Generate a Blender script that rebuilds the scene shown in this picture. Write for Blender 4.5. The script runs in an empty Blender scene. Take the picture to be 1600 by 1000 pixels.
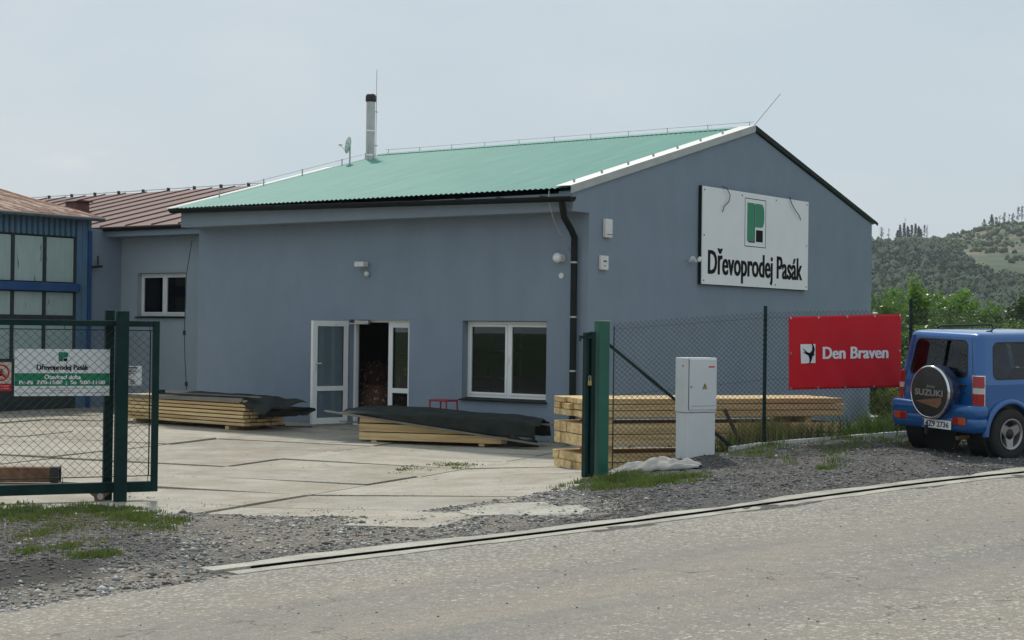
import bpy, math, random
import numpy as np
from mathutils import Vector, Matrix, noise
random.seed(7); rng = np.random.default_rng(7)
S = bpy.context.scene; COL = S.collection; R = math.radians; PI = math.pi

# ------------------------------------------------------------------ camera
CAMZ, FPX, PITCH, ROLL = 1.95, 2533.0, R(.403), R(.738)
cd = bpy.data.cameras.new('camera'); cam = bpy.data.objects.new('camera', cd); COL.objects.link(cam)
cam.matrix_world = Matrix.Translation((0, 0, CAMZ)) @ Matrix.Rotation(PI/2 + PITCH, 4, 'X') @ Matrix.Rotation(ROLL, 4, 'Z')
cd.sensor_width = 36; cd.lens = 36*FPX/1600; cd.clip_start = .1; cd.clip_end = 8000
S.camera = cam
# ------------------------------------------------------------------ sky, sun, exposure
SUN_AZ, SUN_EL = R(-12), R(54)          # azimuth measured from +Y towards +X
w = bpy.data.worlds.new('World'); S.world = w; w.use_nodes = True
nt = w.node_tree; N = nt.nodes; L = nt.links; N.clear()
def wn(t, **k):
    n = N.new(t)
    for a, b in k.items():
        if hasattr(n, a): setattr(n, a, b)
        else: n.inputs[a].default_value = b
    return n
sky = wn('ShaderNodeTexSky', sky_type='NISHITA', sun_disc=False, sun_elevation=SUN_EL, sun_rotation=SUN_AZ, altitude=400, dust_density=3.0, ozone_density=1.5)
sc1 = wn('ShaderNodeVectorMath', operation='SCALE'); sc1.inputs['Scale'].default_value = .10
L.new(sky.outputs[0], sc1.inputs[0])
tc = wn('ShaderNodeTexCoord'); mp = wn('ShaderNodeMapping'); mp.inputs['Scale'].default_value = (1.6, 1.6, 4.2)
L.new(tc.outputs['Generated'], mp.inputs[0])
cn = wn('ShaderNodeTexNoise'); cn.inputs['Scale'].default_value = 1.7; cn.inputs['Detail'].default_value = 6; cn.inputs['Roughness'].default_value = .55
L.new(mp.outputs[0], cn.inputs['Vector'])
cr = wn('ShaderNodeValToRGB'); e = cr.color_ramp.elements
e[0].position = .30; e[0].color = (.52, .63, .705, 1); e[1].position = .72; e[1].color = (.67, .73, .765, 1)
L.new(cn.outputs[0], cr.inputs[0])
# brighter veil low down, a small cloud wisp
sep = wn('ShaderNodeSeparateXYZ'); L.new(tc.outputs['Generated'], sep.inputs[0])
hr = wn('ShaderNodeMapRange'); hr.inputs[1].default_value = 0; hr.inputs[2].default_value = .22; hr.inputs[3].default_value = .40; hr.inputs[4].default_value = 0
L.new(sep.outputs[2], hr.inputs[0])
mh = wn('ShaderNodeMix', data_type='RGBA'); L.new(hr.outputs[0], mh.inputs[0]); L.new(cr.outputs[0], mh.inputs[6]); mh.inputs[7].default_value = (.72, .78, .805, 1)
mx = wn('ShaderNodeMix', data_type='RGBA'); mx.inputs[0].default_value = .90
L.new(sc1.outputs[0], mx.inputs[6]); L.new(mh.outputs[2], mx.inputs[7])
# wisps of white cloud above the brown roof
def wisp(prev, d, rad, amt):
    dt = wn('ShaderNodeVectorMath', operation='SUBTRACT'); L.new(tc.outputs['Generated'], dt.inputs[0]); dt.inputs[1].default_value = d
    ml = wn('ShaderNodeVectorMath', operation='MULTIPLY'); L.new(dt.outputs[0], ml.inputs[0]); ml.inputs[1].default_value = (1, 1, 2.6)
    ln = wn('ShaderNodeVectorMath', operation='LENGTH'); L.new(ml.outputs[0], ln.inputs[0])
    n2 = wn('ShaderNodeTexNoise'); n2.inputs['Scale'].default_value = 60; n2.inputs['Detail'].default_value = 4; L.new(tc.outputs['Generated'], n2.inputs['Vector'])
    ad = wn('ShaderNodeMath', operation='MULTIPLY_ADD'); L.new(n2.outputs[0], ad.inputs[0]); ad.inputs[1].default_value = -rad*.9; L.new(ln.outputs['Value'], ad.inputs[2])
    mr = wn('ShaderNodeMapRange'); L.new(ad.outputs[0], mr.inputs[0]); mr.inputs[1].default_value = -rad*.25; mr.inputs[2].default_value = rad*.5; mr.inputs[3].default_value = amt; mr.inputs[4].default_value = 0
    m = wn('ShaderNodeMix', data_type='RGBA'); L.new(mr.outputs[0], m.inputs[0]); L.new(prev, m.inputs[6]); m.inputs[7].default_value = (.80, .83, .83, 1)
    return m.outputs[2]
def raydir(px, py):
    v = Vector(((px-800)/FPX, -(py-500)/FPX, -1)); return (cam.matrix_world.to_3x3() @ v).normalized()
o_ = mx.outputs[2]
o_ = wisp(o_, raydir(103, 254), .021, .40); o_ = wisp(o_, raydir(152, 240), .009, .25)
bg = wn('ShaderNodeBackground'); bg.inputs[1].default_value = 1.0; L.new(o_, bg.inputs[0])
wo = wn('ShaderNodeOutputWorld'); L.new(bg.outputs[0], wo.inputs[0])
sd = bpy.data.lights.new('sun', 'SUN'); sd.energy = 2.9; sd.angle = R(3.0); sd.color = (1, .95, .86)
sun = bpy.data.objects.new('sun', sd); COL.objects.link(sun)
sdir = Vector((math.sin(SUN_AZ)*math.cos(SUN_EL), math.cos(SUN_AZ)*math.cos(SUN_EL), math.sin(SUN_EL)))
sun.rotation_euler = sdir.to_track_quat('Z', 'Y').to_euler()
vs = S.view_settings; vs.view_transform = 'Standard'; vs.look = 'None'; vs.gamma = 1; vs.exposure = 0; vs.use_curve_mapping = False

# ------------------------------------------------------------------ terrain height
CP = [(-4.4,18,0),(-10,20,0),(-10,37,0),(-4.5,33,.09),(-2.5,31,.07),(1.3,28.1,0),(8.3,37.3,0),(.6,21.8,0),(2.5,23.1,.02),(4.7,24.2,.08),(6.3,25.8,.15),(-1,24,0),
 (1.13,20.3,.12),(2.3,20.7,.39),(3.47,22,.44),(4.6,22.9,.49),(5.83,23.8,.52),(8.5,25.9,.56),(6.46,21.2,.36),(5.7,22.35,.41),(7.9,22.6,.42),(9.,24.5,.5),
 (-1.95,12.35,.10),(2,15.65,.22),(5.97,18.9,.35),(10,22.2,.46),(-.5,16.2,.09),(-3.6,14.5,.05),(-1.5,18.5,.03),(1.5,18.3,.2),(3.6,19.6,.33),
 (-3.3,10.4,.04),(0,9,.25),(4,12,.33),(0,0,.3),(8,15,.42),(-10,6,0),(12,5,.5),(-10,13,.0),(-7,16.8,.02),(15,35,.2),(12,28,.45),(20,22,.5),
 (-30,10,0),(-30,40,0),(0,55,0),(30,50,.1),(30,5,.4),(0,-20,.2)]
_c = np.array(CP); _n = len(_c)
_A = np.sqrt(((_c[:,None,:2]-_c[None,:,:2])**2).sum(-1)); _w = np.linalg.solve(_A + 1e-6*np.eye(_n), _c[:,2]-.2)
def hv(X, Y):
    X = np.asarray(X, float); Y = np.asarray(Y, float); o = np.zeros_like(X)
    for i in range(_n): o += _w[i]*np.sqrt((X-_c[i,0])**2+(Y-_c[i,1])**2)
    r = np.sqrt(X**2+(Y-20)**2); f = np.clip((90-r)/50, 0, 1)
    return (o+.2)*f
def h(x, y): return float(hv(np.array([x]), np.array([y]))[0])
def gp(px, py, dz=0):
    d = raydir(px, py); t = 20.
    for _ in range(40):
        x, y = d.x*t, d.y*t
        t = (h(x, y)+dz-CAMZ)/d.z
    return Vector((d.x*t, d.y*t, h(d.x*t, d.y*t)+dz))

# ------------------------------------------------------------------ object helpers
def tag(o, label=None, cat=None, group=None, kind=None):
    if label: o['label'] = label
    if cat: o['category'] = cat
    if group: o['group'] = group
    if kind: o['kind'] = kind
    return o
def thing(name, label, cat, loc=(0,0,0), rz=0, group=None, rot=None):
    o = bpy.data.objects.new(name, None); COL.objects.link(o); o.empty_display_size = .2
    o.location = loc; o.rotation_euler = rot if rot else (0, 0, rz)
    return tag(o, label, cat, group)
class MB:
    def __init__(s): s.v = []; s.f = []
    def add(s, vs, fs):
        n = len(s.v); s.v += [tuple(p) for p in vs]; s.f += [tuple(i+n for i in f) for f in fs]; return s
    def box(s, x0, x1, y0, y1, z0, z1, M=None):
        vs = [Vector((x, y, z)) for z in (z0, z1) for x, y in ((x0,y0),(x1,y0),(x1,y1),(x0,y1))]
        if M: vs = [M @ v for v in vs]
        return s.add(vs, [(3,2,1,0),(4,5,6,7),(0,1,5,4),(1,2,6,5),(2,3,7,6),(3,0,4,7)])
    def cbox(s, x0, x1, y0, y1, z0, z1, c=.006, M=None):
        vs = []; P = []
        for z, zz in ((z0, 0), (z1, 1)):
            pass
        xs = (x0, x1); ys = (y0, y1); zs = (z0, z1); idx = {}
        for i in (0,1):
            for j in (0,1):
                for k in (0,1):
                    sx, sy, sz = (1,-1)[i]*c, (1,-1)[j]*c, (1,-1)[k]*c
                    idx[i,j,k,0] = len(vs); vs.append(Vector((xs[i], ys[j]+sy, zs[k]+sz)))
                    idx[i,j,k,1] = len(vs); vs.append(Vector((xs[i]+sx, ys[j], zs[k]+sz)))
                    idx[i,j,k,2] = len(vs); vs.append(Vector((xs[i]+sx, ys[j]+sy, zs[k])))
        fs = []
        g = lambda i,j,k,a: idx[i,j,k,a]
        fs += [(g(0,0,0,0),g(0,0,1,0),g(0,1,1,0),g(0,1,0,0)),(g(1,0,0,0),g(1,1,0,0),g(1,1,1,0),g(1,0,1,0)),
               (g(0,0,0,1),g(1,0,0,1),g(1,0,1,1),g(0,0,1,1)),(g(0,1,0,1),g(0,1,1,1),g(1,1,1,1),g(1,1,0,1)),
               (g(0,0,0,2),g(0,1,0,2),g(1,1,0,2),g(1,0,0,2)),(g(0,0,1,2),g(1,0,1,2),g(1,1,1,2),g(0,1,1,2))]
        for a in (0,1):
            for b in (0,1):
                fs.append((g(a,b,0,0),g(a,b,0,1),g(a,b,1,1),g(a,b,1,0)))
                fs.append((g(a,0,b,0),g(a,1,b,0),g(a,1,b,2),g(a,0,b,2)))
                fs.append((g(0,a,b,1),g(1,a,b,1),g(1,a,b,2),g(0,a,b,2)))
        for i in (0,1):
            for j in (0,1):
                for k in (0,1): fs.append((g(i,j,k,0),g(i,j,k,1),g(i,j,k,2)))
        if M: vs = [M @ v for v in vs]
        return s.add(vs, fs)
    def prism(s, poly, axis, a, b, M=None):     # poly in the two other axes, extruded from a to b
        n = len(poly)
        def P(p, t): return Vector({'x':(t,p[0],p[1]),'y':(p[0],t,p[1]),'z':(p[0],p[1],t)}[axis])
        vs = [P(p, a) for p in poly]+[P(p, b) for p in poly]
        if M: vs = [M @ v for v in vs]
        return s.add(vs, [tuple(range(n-1,-1,-1)), tuple(range(n,2*n))]+[(i,(i+1)%n,n+(i+1)%n,n+i) for i in range(n)])
    def tube(s, pts, r, n=8, cap=True):
        pts = [Vector(p) for p in pts]; rs = r if isinstance(r, (list, tuple)) else [r]*len(pts)
        t0 = (pts[1]-pts[0]).normalized(); up = Vector((0,0,1)) if abs(t0.z) < .9 else Vector((1,0,0))
        u = t0.cross(up).normalized(); vs = []
        for i, p in enumerate(pts):
            t = (pts[min(i+1,len(pts)-1)]-pts[max(i-1,0)]).normalized()
            u = (u-t*u.dot(t)).normalized(); w_ = t.cross(u)
            vs += [p+(u*math.cos(2*PI*k/n)+w_*math.sin(2*PI*k/n))*rs[i] for k in range(n)]
        fs = [(i*n+k,i*n+(k+1)%n,(i+1)*n+(k+1)%n,(i+1)*n+k) for i in range(len(pts)-1) for k in range(n)]
        if cap: fs += [tuple(range(n-1,-1,-1)), tuple(range((len(pts)-1)*n, len(pts)*n))]
        return s.add(vs, fs)
    def bar(s, p, q, wd, ht, up=(0,0,1)):
        p, q = Vector(p), Vector(q); t = (q-p).normalized(); a = t.cross(Vector(up)).normalized(); b = a.cross(t)
        vs = [x+a*i*wd/2+b*j*ht/2 for x in (p,q) for i,j in ((-1,-1),(1,-1),(1,1),(-1,1))]
        return s.add(vs, [(3,2,1,0),(4,5,6,7),(0,1,5,4),(1,2,6,5),(2,3,7,6),(3,0,4,7)])
    def lathe(s, prof, n=24, M=None, close=False):     # prof (r, z) about z
        vs = [Vector((r*math.cos(2*PI*k/n), r*math.sin(2*PI*k/n), z)) for r, z in prof for k in range(n)]
        if M: vs = [M @ v for v in vs]
        m = len(prof); fs = [(i*n+k,i*n+(k+1)%n,(i+1)*n+(k+1)%n,(i+1)*n+k) for i in range(m-1) for k in range(n)]
        if close: fs += [((m-1)*n+k,(m-1)*n+(k+1)%n,(k+1)%n,k) for k in range(n)]
        else: fs += [tuple(range(n-1,-1,-1)), tuple(range((m-1)*n, m*n))]
        return s.add(vs, fs)
    def quad(s, a, b, c, d): return s.add([a,b,c,d], [(0,1,2,3)])
    def grid(s, nu, nv, fn):
        vs = [fn(i/nu, j/nv) for j in range(nv+1) for i in range(nu+1)]
        return s.add(vs, [(j*(nu+1)+i, j*(nu+1)+i+1, (j+1)*(nu+1)+i+1, (j+1)*(nu+1)+i) for j in range(nv) for i in range(nu)])
    def build(s, name, m, parent=None, loc=None, rz=None, smooth=False, thick=0, label=None, cat=None, group=None, kind=None):
        me = bpy.data.meshes.new(name); me.from_pydata(s.v, [], s.f); me.update()
        return link(name, me, m, parent, loc, rz, smooth, thick, label, cat, group, kind)
def link(name, me, m, parent=None, loc=None, rz=None, smooth=False, thick=0, label=None, cat=None, group=None, kind=None):
    if m is not None and not me.materials: me.materials.append(m)
    o = bpy.data.objects.new(name, me); COL.objects.link(o)
    if parent: o.parent = parent
    if loc is not None: o.location = loc
    if rz is not None: o.rotation_euler = (0, 0, rz)
    if smooth:
        me.polygons.foreach_set('use_smooth', [True]*len(me.polygons))
        if smooth != True: me.set_sharp_from_angle(angle=R(smooth))
    if thick:
        md = o.modifiers.new('s', 'SOLIDIFY'); md.thickness = thick; md.offset = 0
    return tag(o, label, cat, group, kind)
def npmesh(name, V, F, m, smooth=False, **k):   # V (n,3), F (m,k)
    me = bpy.data.meshes.new(name); V = np.asarray(V, np.float32); F = np.asarray(F, np.int32); K = F.shape[1]
    me.vertices.add(len(V)); me.vertices.foreach_set('co', V.ravel())
    me.loops.add(F.size); me.loops.foreach_set('vertex_index', F.ravel())
    me.polygons.add(len(F)); me.polygons.foreach_set('loop_start', np.arange(len(F), dtype=np.int32)*K)
    me.update(calc_edges=True); me.validate()
    return link(name, me, m, smooth=smooth, **k)
def text_part(txt, m, parent, mat4, size, xs=1, bold=0, name='lettering', ext=.002, align='CENTER', fit=None, kind=None, thickx=0):
    c = bpy.data.curves.new('t', 'FONT'); c.body = txt; c.size = size; c.align_x = align; c.align_y = 'CENTER'
    c.offset = bold; c.extrude = ext; c.resolution_u = 3; c.fill_mode = 'BOTH'
    o = bpy.data.objects.new('t', c); COL.objects.link(o)
    dg = bpy.context.evaluated_depsgraph_get(); dg.update()
    me = bpy.data.meshes.new_from_object(o.evaluated_get(dg)); bpy.data.objects.remove(o)
    co = [v.co.copy() for v in me.vertices]; x0 = min(v.x for v in co); x1 = max(v.x for v in co); y0 = min(v.y for v in co); y1 = max(v.y for v in co)
    sx = xs; sy = 1
    if fit:
        sx = fit[0]/(x1-x0); sy = fit[1]/(y1-y0) if fit[1] else sx
    for v, c0 in zip(me.vertices, co):
        cx = (x0+x1)/2 if (fit or align == 'CENTER') else 0; cy = (y0+y1)/2
        v.co = mat4 @ Vector(((c0.x-cx)*sx, (c0.y-cy)*sy, c0.z))
    if thickx:
        q = MB(); vv = [v.co.copy() for v in me.vertices]; ff = [tuple(p.vertices) for p in me.polygons]; ax = mat4.to_3x3() @ Vector((1,0,0)); nn_ = mat4.to_3x3() @ Vector((0,0,1))
        for i, d in enumerate((-1, -.34, .34, 1)): q.add([v+ax*d*thickx+nn_*.0005*i for v in vv], ff)
        bpy.data.meshes.remove(me); return q.build(name, m, parent, kind=kind)
    me.materials.clear()
    return link(name, me, m, parent, kind=kind)
XZ = Matrix.Rotation(PI/2, 4, 'X')    # text plane upright, facing local -Y
def TM(x, y, z): return Matrix.Translation((x, y, z)) @ XZ

# ------------------------------------------------------------------ materials
def mat(name, col, rough=.8, var=.12, scale=6, bump=.0, bscale=80, metal=0, col2=None, c2amt=.5, c2scale=1.2, stretch=None, spec=.5, objrand=0, coat=0, detail=5, c2range=(.42,.62), grain=0, cracks=0):
    m = bpy.data.materials.new(name); m.use_nodes = True; nt = m.node_tree; Nn = nt.nodes; Lk = nt.links
    b = Nn['Principled BSDF']; b.inputs['Roughness'].default_value = rough; b.inputs['Metallic'].default_value = metal
    b.inputs['Specular IOR Level'].default_value = spec; b.inputs['Coat Weight'].default_value = coat; b.inputs['Coat Roughness'].default_value = .05
    tc = Nn.new('ShaderNodeTexCoord'); mp = Nn.new('ShaderNodeMapping'); Lk.new(tc.outputs['Object'], mp.inputs[0])
    if stretch: mp.inputs['Scale'].default_value = stretch
    if objrand:
        oi = Nn.new('ShaderNodeObjectInfo'); cb = Nn.new('ShaderNodeCombineXYZ'); ml = Nn.new('ShaderNodeMath'); ml.operation = 'MULTIPLY'; ml.inputs[1].default_value = 37
        Lk.new(oi.outputs['Random'], ml.inputs[0])
        for i in range(3): Lk.new(ml.outputs[0], cb.inputs[i])
        Lk.new(cb.outputs[0], mp.inputs['Location'])
    n1 = Nn.new('ShaderNodeTexNoise'); n1.inputs['Scale'].default_value = scale; n1.inputs['Detail'].default_value = detail; n1.inputs['Roughness'].default_value = .6
    Lk.new(mp.outputs[0], n1.inputs['Vector'])
    mr = Nn.new('ShaderNodeMapRange'); mr.inputs[1].default_value = .3; mr.inputs[2].default_value = .7; mr.inputs[3].default_value = 1-var; mr.inputs[4].default_value = 1+var
    Lk.new(n1.outputs[0], mr.inputs[0])
    cur = None
    if col2:
        n2 = Nn.new('ShaderNodeTexNoise'); n2.inputs['Scale'].default_value = c2scale; n2.inputs['Detail'].default_value = 6; n2.inputs['Roughness'].default_value = .65
        Lk.new(mp.outputs[0], n2.inputs['Vector'])
        m2 = Nn.new('ShaderNodeMapRange'); m2.inputs[1].default_value = c2range[0]; m2.inputs[2].default_value = c2range[1]; m2.inputs[4].default_value = c2amt
        Lk.new(n2.outputs[0], m2.inputs[0])
        mc = Nn.new('ShaderNodeMix'); mc.data_type = 'RGBA'; Lk.new(m2.outputs[0], mc.inputs[0])
        mc.inputs[6].default_value = (*col, 1); mc.inputs[7].default_value = (*col2, 1); cur = mc.outputs[2]
    vm = Nn.new('ShaderNodeVectorMath'); vm.operation = 'SCALE'
    if cur: Lk.new(cur, vm.inputs[0])
    else: vm.inputs[0].default_value = col
    sc_ = mr.outputs[0]
    if grain:
        n4 = Nn.new('ShaderNodeTexNoise'); n4.inputs['Scale'].default_value = grain; n4.inputs['Detail'].default_value = 2; Lk.new(tc.outputs['Object'], n4.inputs['Vector'])
        m4 = Nn.new('ShaderNodeMapRange'); m4.inputs[1].default_value = .3; m4.inputs[2].default_value = .7; m4.inputs[3].default_value = .72; m4.inputs[4].default_value = 1.28; Lk.new(n4.outputs[0], m4.inputs[0])
        mm = Nn.new('ShaderNodeMath'); mm.operation = 'MULTIPLY'; Lk.new(sc_, mm.inputs[0]); Lk.new(m4.outputs[0], mm.inputs[1]); sc_ = mm.outputs[0]
    if objrand:
        mo = Nn.new('ShaderNodeMapRange'); mo.inputs[3].default_value = 1-objrand; mo.inputs[4].default_value = 1+objrand*.6; Lk.new(oi.outputs['Random'], mo.inputs[0])
        mm = Nn.new('ShaderNodeMath'); mm.operation = 'MULTIPLY'; Lk.new(sc_, mm.inputs[0]); Lk.new(mo.outputs[0], mm.inputs[1]); sc_ = mm.outputs[0]
    Lk.new(sc_, vm.inputs['Scale']); Lk.new(vm.outputs[0], b.inputs['Base Color'])
    if cracks:
        wv = Nn.new('ShaderNodeTexVoronoi'); wv.feature = 'DISTANCE_TO_EDGE'; wv.inputs['Scale'].default_value = .55
        ns = Nn.new('ShaderNodeTexNoise'); ns.inputs['Scale'].default_value = 2.2; ns.inputs['Detail'].default_value = 5; Lk.new(tc.outputs['Object'], ns.inputs['Vector'])
        ad = Nn.new('ShaderNodeVectorMath'); ad.operation = 'ADD'; Lk.new(ns.outputs['Color'], ad.inputs[0]); Lk.new(tc.outputs['Object'], ad.inputs[1]); Lk.new(ad.outputs[0], wv.inputs['Vector'])
        r1 = Nn.new('ShaderNodeMapRange'); Lk.new(wv.outputs['Distance'], r1.inputs[0]); r1.inputs[2].default_value = .007; r1.inputs[3].default_value = .42
        nk = Nn.new('ShaderNodeTexNoise'); nk.inputs['Scale'].default_value = .8; Lk.new(tc.outputs['Object'], nk.inputs['Vector'])
        r2 = Nn.new('ShaderNodeMapRange'); Lk.new(nk.outputs[0], r2.inputs[0]); r2.inputs[1].default_value = .48; r2.inputs[2].default_value = .56
        mxx = Nn.new('ShaderNodeMath'); mxx.operation = 'MAXIMUM'; Lk.new(r1.outputs[0], mxx.inputs[0]); Lk.new(r2.outputs[0], mxx.inputs[1])
        mm = Nn.new('ShaderNodeMath'); mm.operation = 'MULTIPLY'; Lk.new(sc_, mm.inputs[0]); Lk.new(mxx.outputs[0], mm.inputs[1]); Lk.new(mm.outputs[0], vm.inputs['Scale'])
    if bump:
        n3 = Nn.new('ShaderNodeTexNoise'); n3.inputs['Scale'].default_value = bscale; n3.inputs['Detail'].default_value = 4
        Lk.new(mp.outputs[0], n3.inputs['Vector'])
        bp = Nn.new('ShaderNodeBump'); bp.inputs['Strength'].default_value = bump; bp.inputs['Distance'].default_value = .01
        Lk.new(n3.outputs[0], bp.inputs['Height']); Lk.new(bp.outputs[0], b.inputs['Normal'])
    return m
def glass(name, tint=(.75,.8,.8), ior=1.5, rough=.0):
    m = bpy.data.materials.new(name); m.use_nodes = True; nt = m.node_tree; Nn = nt.nodes; Lk = nt.links; Nn.clear()
    o = Nn.new('ShaderNodeOutputMaterial'); t = Nn.new('ShaderNodeBsdfTransparent'); t.inputs[0].default_value = (*tint, 1)
    g = Nn.new('ShaderNodeBsdfGlossy'); g.inputs['Roughness'].default_value = rough; f = Nn.new('ShaderNodeFresnel'); f.inputs[0].default_value = ior
    mx = Nn.new('ShaderNodeMixShader'); Lk.new(f.outputs[0], mx.inputs[0]); Lk.new(t.outputs[0], mx.inputs[1]); Lk.new(g.outputs[0], mx.inputs[2]); Lk.new(mx.outputs[0], o.inputs[0])
    return m
def leafmat(name, c1, c2, scale=3, rough=.45, trans=.25):
    m = bpy.data.materials.new(name); m.use_nodes = True; nt = m.node_tree; Nn = nt.nodes; Lk = nt.links
    b = Nn['Principled BSDF']; b.inputs['Roughness'].default_value = rough
    tc = Nn.new('ShaderNodeTexCoord'); n1 = Nn.new('ShaderNodeTexNoise'); n1.inputs['Scale'].default_value = scale; n1.inputs['Detail'].default_value = 8; n1.inputs['Roughness'].default_value = .8
    Lk.new(tc.outputs['Object'], n1.inputs['Vector']); cr = Nn.new('ShaderNodeValToRGB'); e = cr.color_ramp.elements
    e[0].position = .35; e[0].color = (*c1, 1); e[1].position = .65; e[1].color = (*c2, 1); Lk.new(n1.outputs[0], cr.inputs[0]); Lk.new(cr.outputs[0], b.inputs['Base Color'])
    tl = Nn.new('ShaderNodeBsdfTranslucent'); vm = Nn.new('ShaderNodeVectorMath'); vm.operation = 'MULTIPLY'; vm.inputs[1].default_value = (1.1, 1.25, .5); Lk.new(cr.outputs[0], vm.inputs[0]); Lk.new(vm.outputs[0], tl.inputs[0])
    mx = Nn.new('ShaderNodeMixShader'); mx.inputs[0].default_value = trans; Lk.new(b.outputs[0], mx.inputs[1]); Lk.new(tl.outputs[0], mx.inputs[2]); Lk.new(mx.outputs[0], Nn['Material Output'].inputs[0])
    return m
M = {}
M['stucco'] = mat('stucco', (.238,.292,.358), .95, .05, 1.8, bump=.35, bscale=260, col2=(.218,.276,.332), c2amt=.7, c2scale=.8, spec=.15, stretch=(1,1,.6), grain=150, c2range=(.38,.66))
M['stucco_grey'] = mat('stucco_grey', (.33,.385,.43), .95, .05, 1.3, bump=.25, bscale=260, spec=.2)
M['cornice'] = mat('cornice', (.24,.295,.345), .95, .05, 2, spec=.2)
M['green_roof'] = mat('green_roof', (.132,.312,.265), .6, .06, 1.5, stretch=(.6,6,1), col2=(.158,.345,.295), c2amt=.8, c2scale=.8, spec=.12)
M['trim'] = mat('trim', (.42,.43,.42), .5, .08, 3, metal=.2)
M['gutter'] = mat('gutter', (.010,.015,.014), .6, .2, 4, spec=.2)
M['white'] = mat('white', (.80,.81,.80), .4, .03, 3)
M['offwhite'] = mat('offwhite', (.68,.69,.66), .5, .08, 12)
M['brown_roof'] = mat('brown_roof', (.150,.082,.072), .6, .08, 2, spec=.2, stretch=(.5,3,1), col2=(.185,.115,.10), c2amt=.7, c2scale=1.5)
M['brown_seam'] = mat('brown_seam', (.07,.036,.030), .6, .1, 2)
M['rust_roof'] = mat('rust_roof', (.17,.065,.035), .85, .45, 7, stretch=(4,.45,1), col2=(.42,.33,.27), c2amt=.9, c2scale=1.5, c2range=(.48,.56), bump=.3, bscale=40)
M['blue_panel'] = mat('blue_panel', (.085,.18,.29), .7, .12, 4, stretch=(2,2,.5), col2=(.11,.17,.20), c2amt=.5, c2scale=1.5)
M['blue'] = mat('blue', (.014,.07,.21), .6, .15, 3, col2=(.03,.08,.16), c2amt=.5)
M['dark_frame'] = mat('dark_frame', (.022,.032,.036), .7, .2, 6)
M['dark_plinth'] = mat('dark_plinth', (.035,.045,.045), .9, .2, 3)
M['pane'] = mat('pane', (.37,.47,.45), .55, .08, 2, stretch=(5,5,.9), col2=(.06,.08,.08), c2amt=.9, c2scale=2.2, c2range=(.63,.70), objrand=.08)
M['glass'] = glass('glass', (.55,.6,.6))
M['glass_car'] = glass('glass_car', (.50,.56,.56), 1.6)
M['glass_door'] = mat('glass_door', (.11,.16,.185), .08, .08, 2, spec=.5)
M['steel'] = mat('steel', (.48,.47,.45), .35, .12, 4, metal=.75)
M['black'] = mat('black', (.012,.012,.013), .5, .2, 8)
M['rubber'] = mat('rubber', (.022,.022,.022), .85, .2, 20, bump=.2, bscale=100)
M['gate_green'] = mat('gate_green', (.005,.028,.026), .6, .25, 6, col2=(.015,.038,.034), c2amt=.5, spec=.15)
M['post_green'] = mat('post_green', (.008,.115,.075), .38, .15, 4, col2=(.02,.09,.06), c2amt=.5)
M['wire'] = mat('wire', (.008,.018,.014), .5, .2, 8)
M['conc'] = mat('conc', (.37,.345,.29), .9, .12, 3, col2=(.26,.225,.165), c2amt=.7, c2scale=.9, bump=.3, bscale=60, objrand=.14, grain=60, cracks=1)
M['kerb'] = mat('kerb', (.52,.52,.49), .9, .12, 5, bump=.2, bscale=50)
M['strip'] = mat('strip', (.40,.385,.33), .9, .15, 3, col2=(.26,.24,.20), c2amt=.8, c2scale=2.2, grain=70, bump=.2, bscale=60)
M['wood'] = mat('wood', (.74,.56,.30), .75, .18, 4, stretch=(.35,7,9), col2=(.50,.30,.11), c2amt=.8, c2scale=1.5, objrand=.24, grain=0, bump=.1, bscale=30)
M['wood_old'] = mat('wood_old', (.20,.185,.16), .9, .2, 4, stretch=(.5,8,8), objrand=.1)
M['wood_end'] = mat('wood_end', (.56,.34,.14), .8, .15, 9, objrand=.15)
M['wood_dark'] = mat('wood_dark', (.075,.055,.04), .9, .25, 4, stretch=(.5,6,6))
M['tarp'] = mat('tarp', (.028,.033,.030), .75, .3, 4, bump=.6, bscale=9, spec=.15)
M['sack'] = mat('sack', (.46,.45,.42), .9, .12, 6, col2=(.28,.27,.25), c2amt=.6, c2scale=3, bump=.4, bscale=120)
M['cabinet'] = mat('cabinet', (.64,.67,.68), .55, .04, 4, col2=(.57,.59,.58), c2amt=.5)
M['red'] = mat('red', (.62,.013,.024), .6, .05, 2, spec=.2)
M['stool_red'] = mat('stool_red', (.32,.02,.03), .5, .1, 6)
M['sign_white'] = mat('sign_white', (.78,.80,.80), .35, .03, 2)
M['sign_green'] = mat('sign_green', (.0,.22,.10), .45, .06, 3)
M['sign_black'] = mat('sign_black', (.008,.009,.010), .7, .1, 3, spec=.12)
M['ink'] = mat('ink', (.05,.06,.06), .6, .1, 3)
M['print_white'] = mat('print_white', (.82,.82,.82), .5, .04, 3)
M['orange'] = mat('orange', (.5,.16,.03), .5, .1, 4)
M['carblue'] = mat('carblue', (.008,.105,.33), .24, .04, 2, coat=.8, metal=.2)
M['chrome'] = mat('chrome', (.7,.7,.7), .12, .02, 3, metal=1)
M['rim'] = mat('rim', (.36,.35,.34), .38, .1, 6, metal=.7)
M['lamp_red'] = mat('lamp_red', (.34,.006,.008), .2, .05, 4, coat=.3)
M['lamp_amber'] = mat('lamp_amber', (.50,.07,.02), .15, .05, 4, coat=1)
M['lamp_clear'] = mat('lamp_clear', (.55,.53,.50), .15, .05, 4, coat=1)
M['seat'] = mat('seat', (.03,.03,.035), .9, .2, 5)
M['room'] = mat('room', (.22,.20,.18), .95, .1, 2)
M['firewood'] = mat('firewood', (.09,.045,.03), .9, .4, 14, col2=(.45,.36,.26), c2amt=.9, c2scale=11, c2range=(.58,.64))
M['bark'] = mat('bark', (.09,.07,.05), .95, .3, 20)
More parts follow.
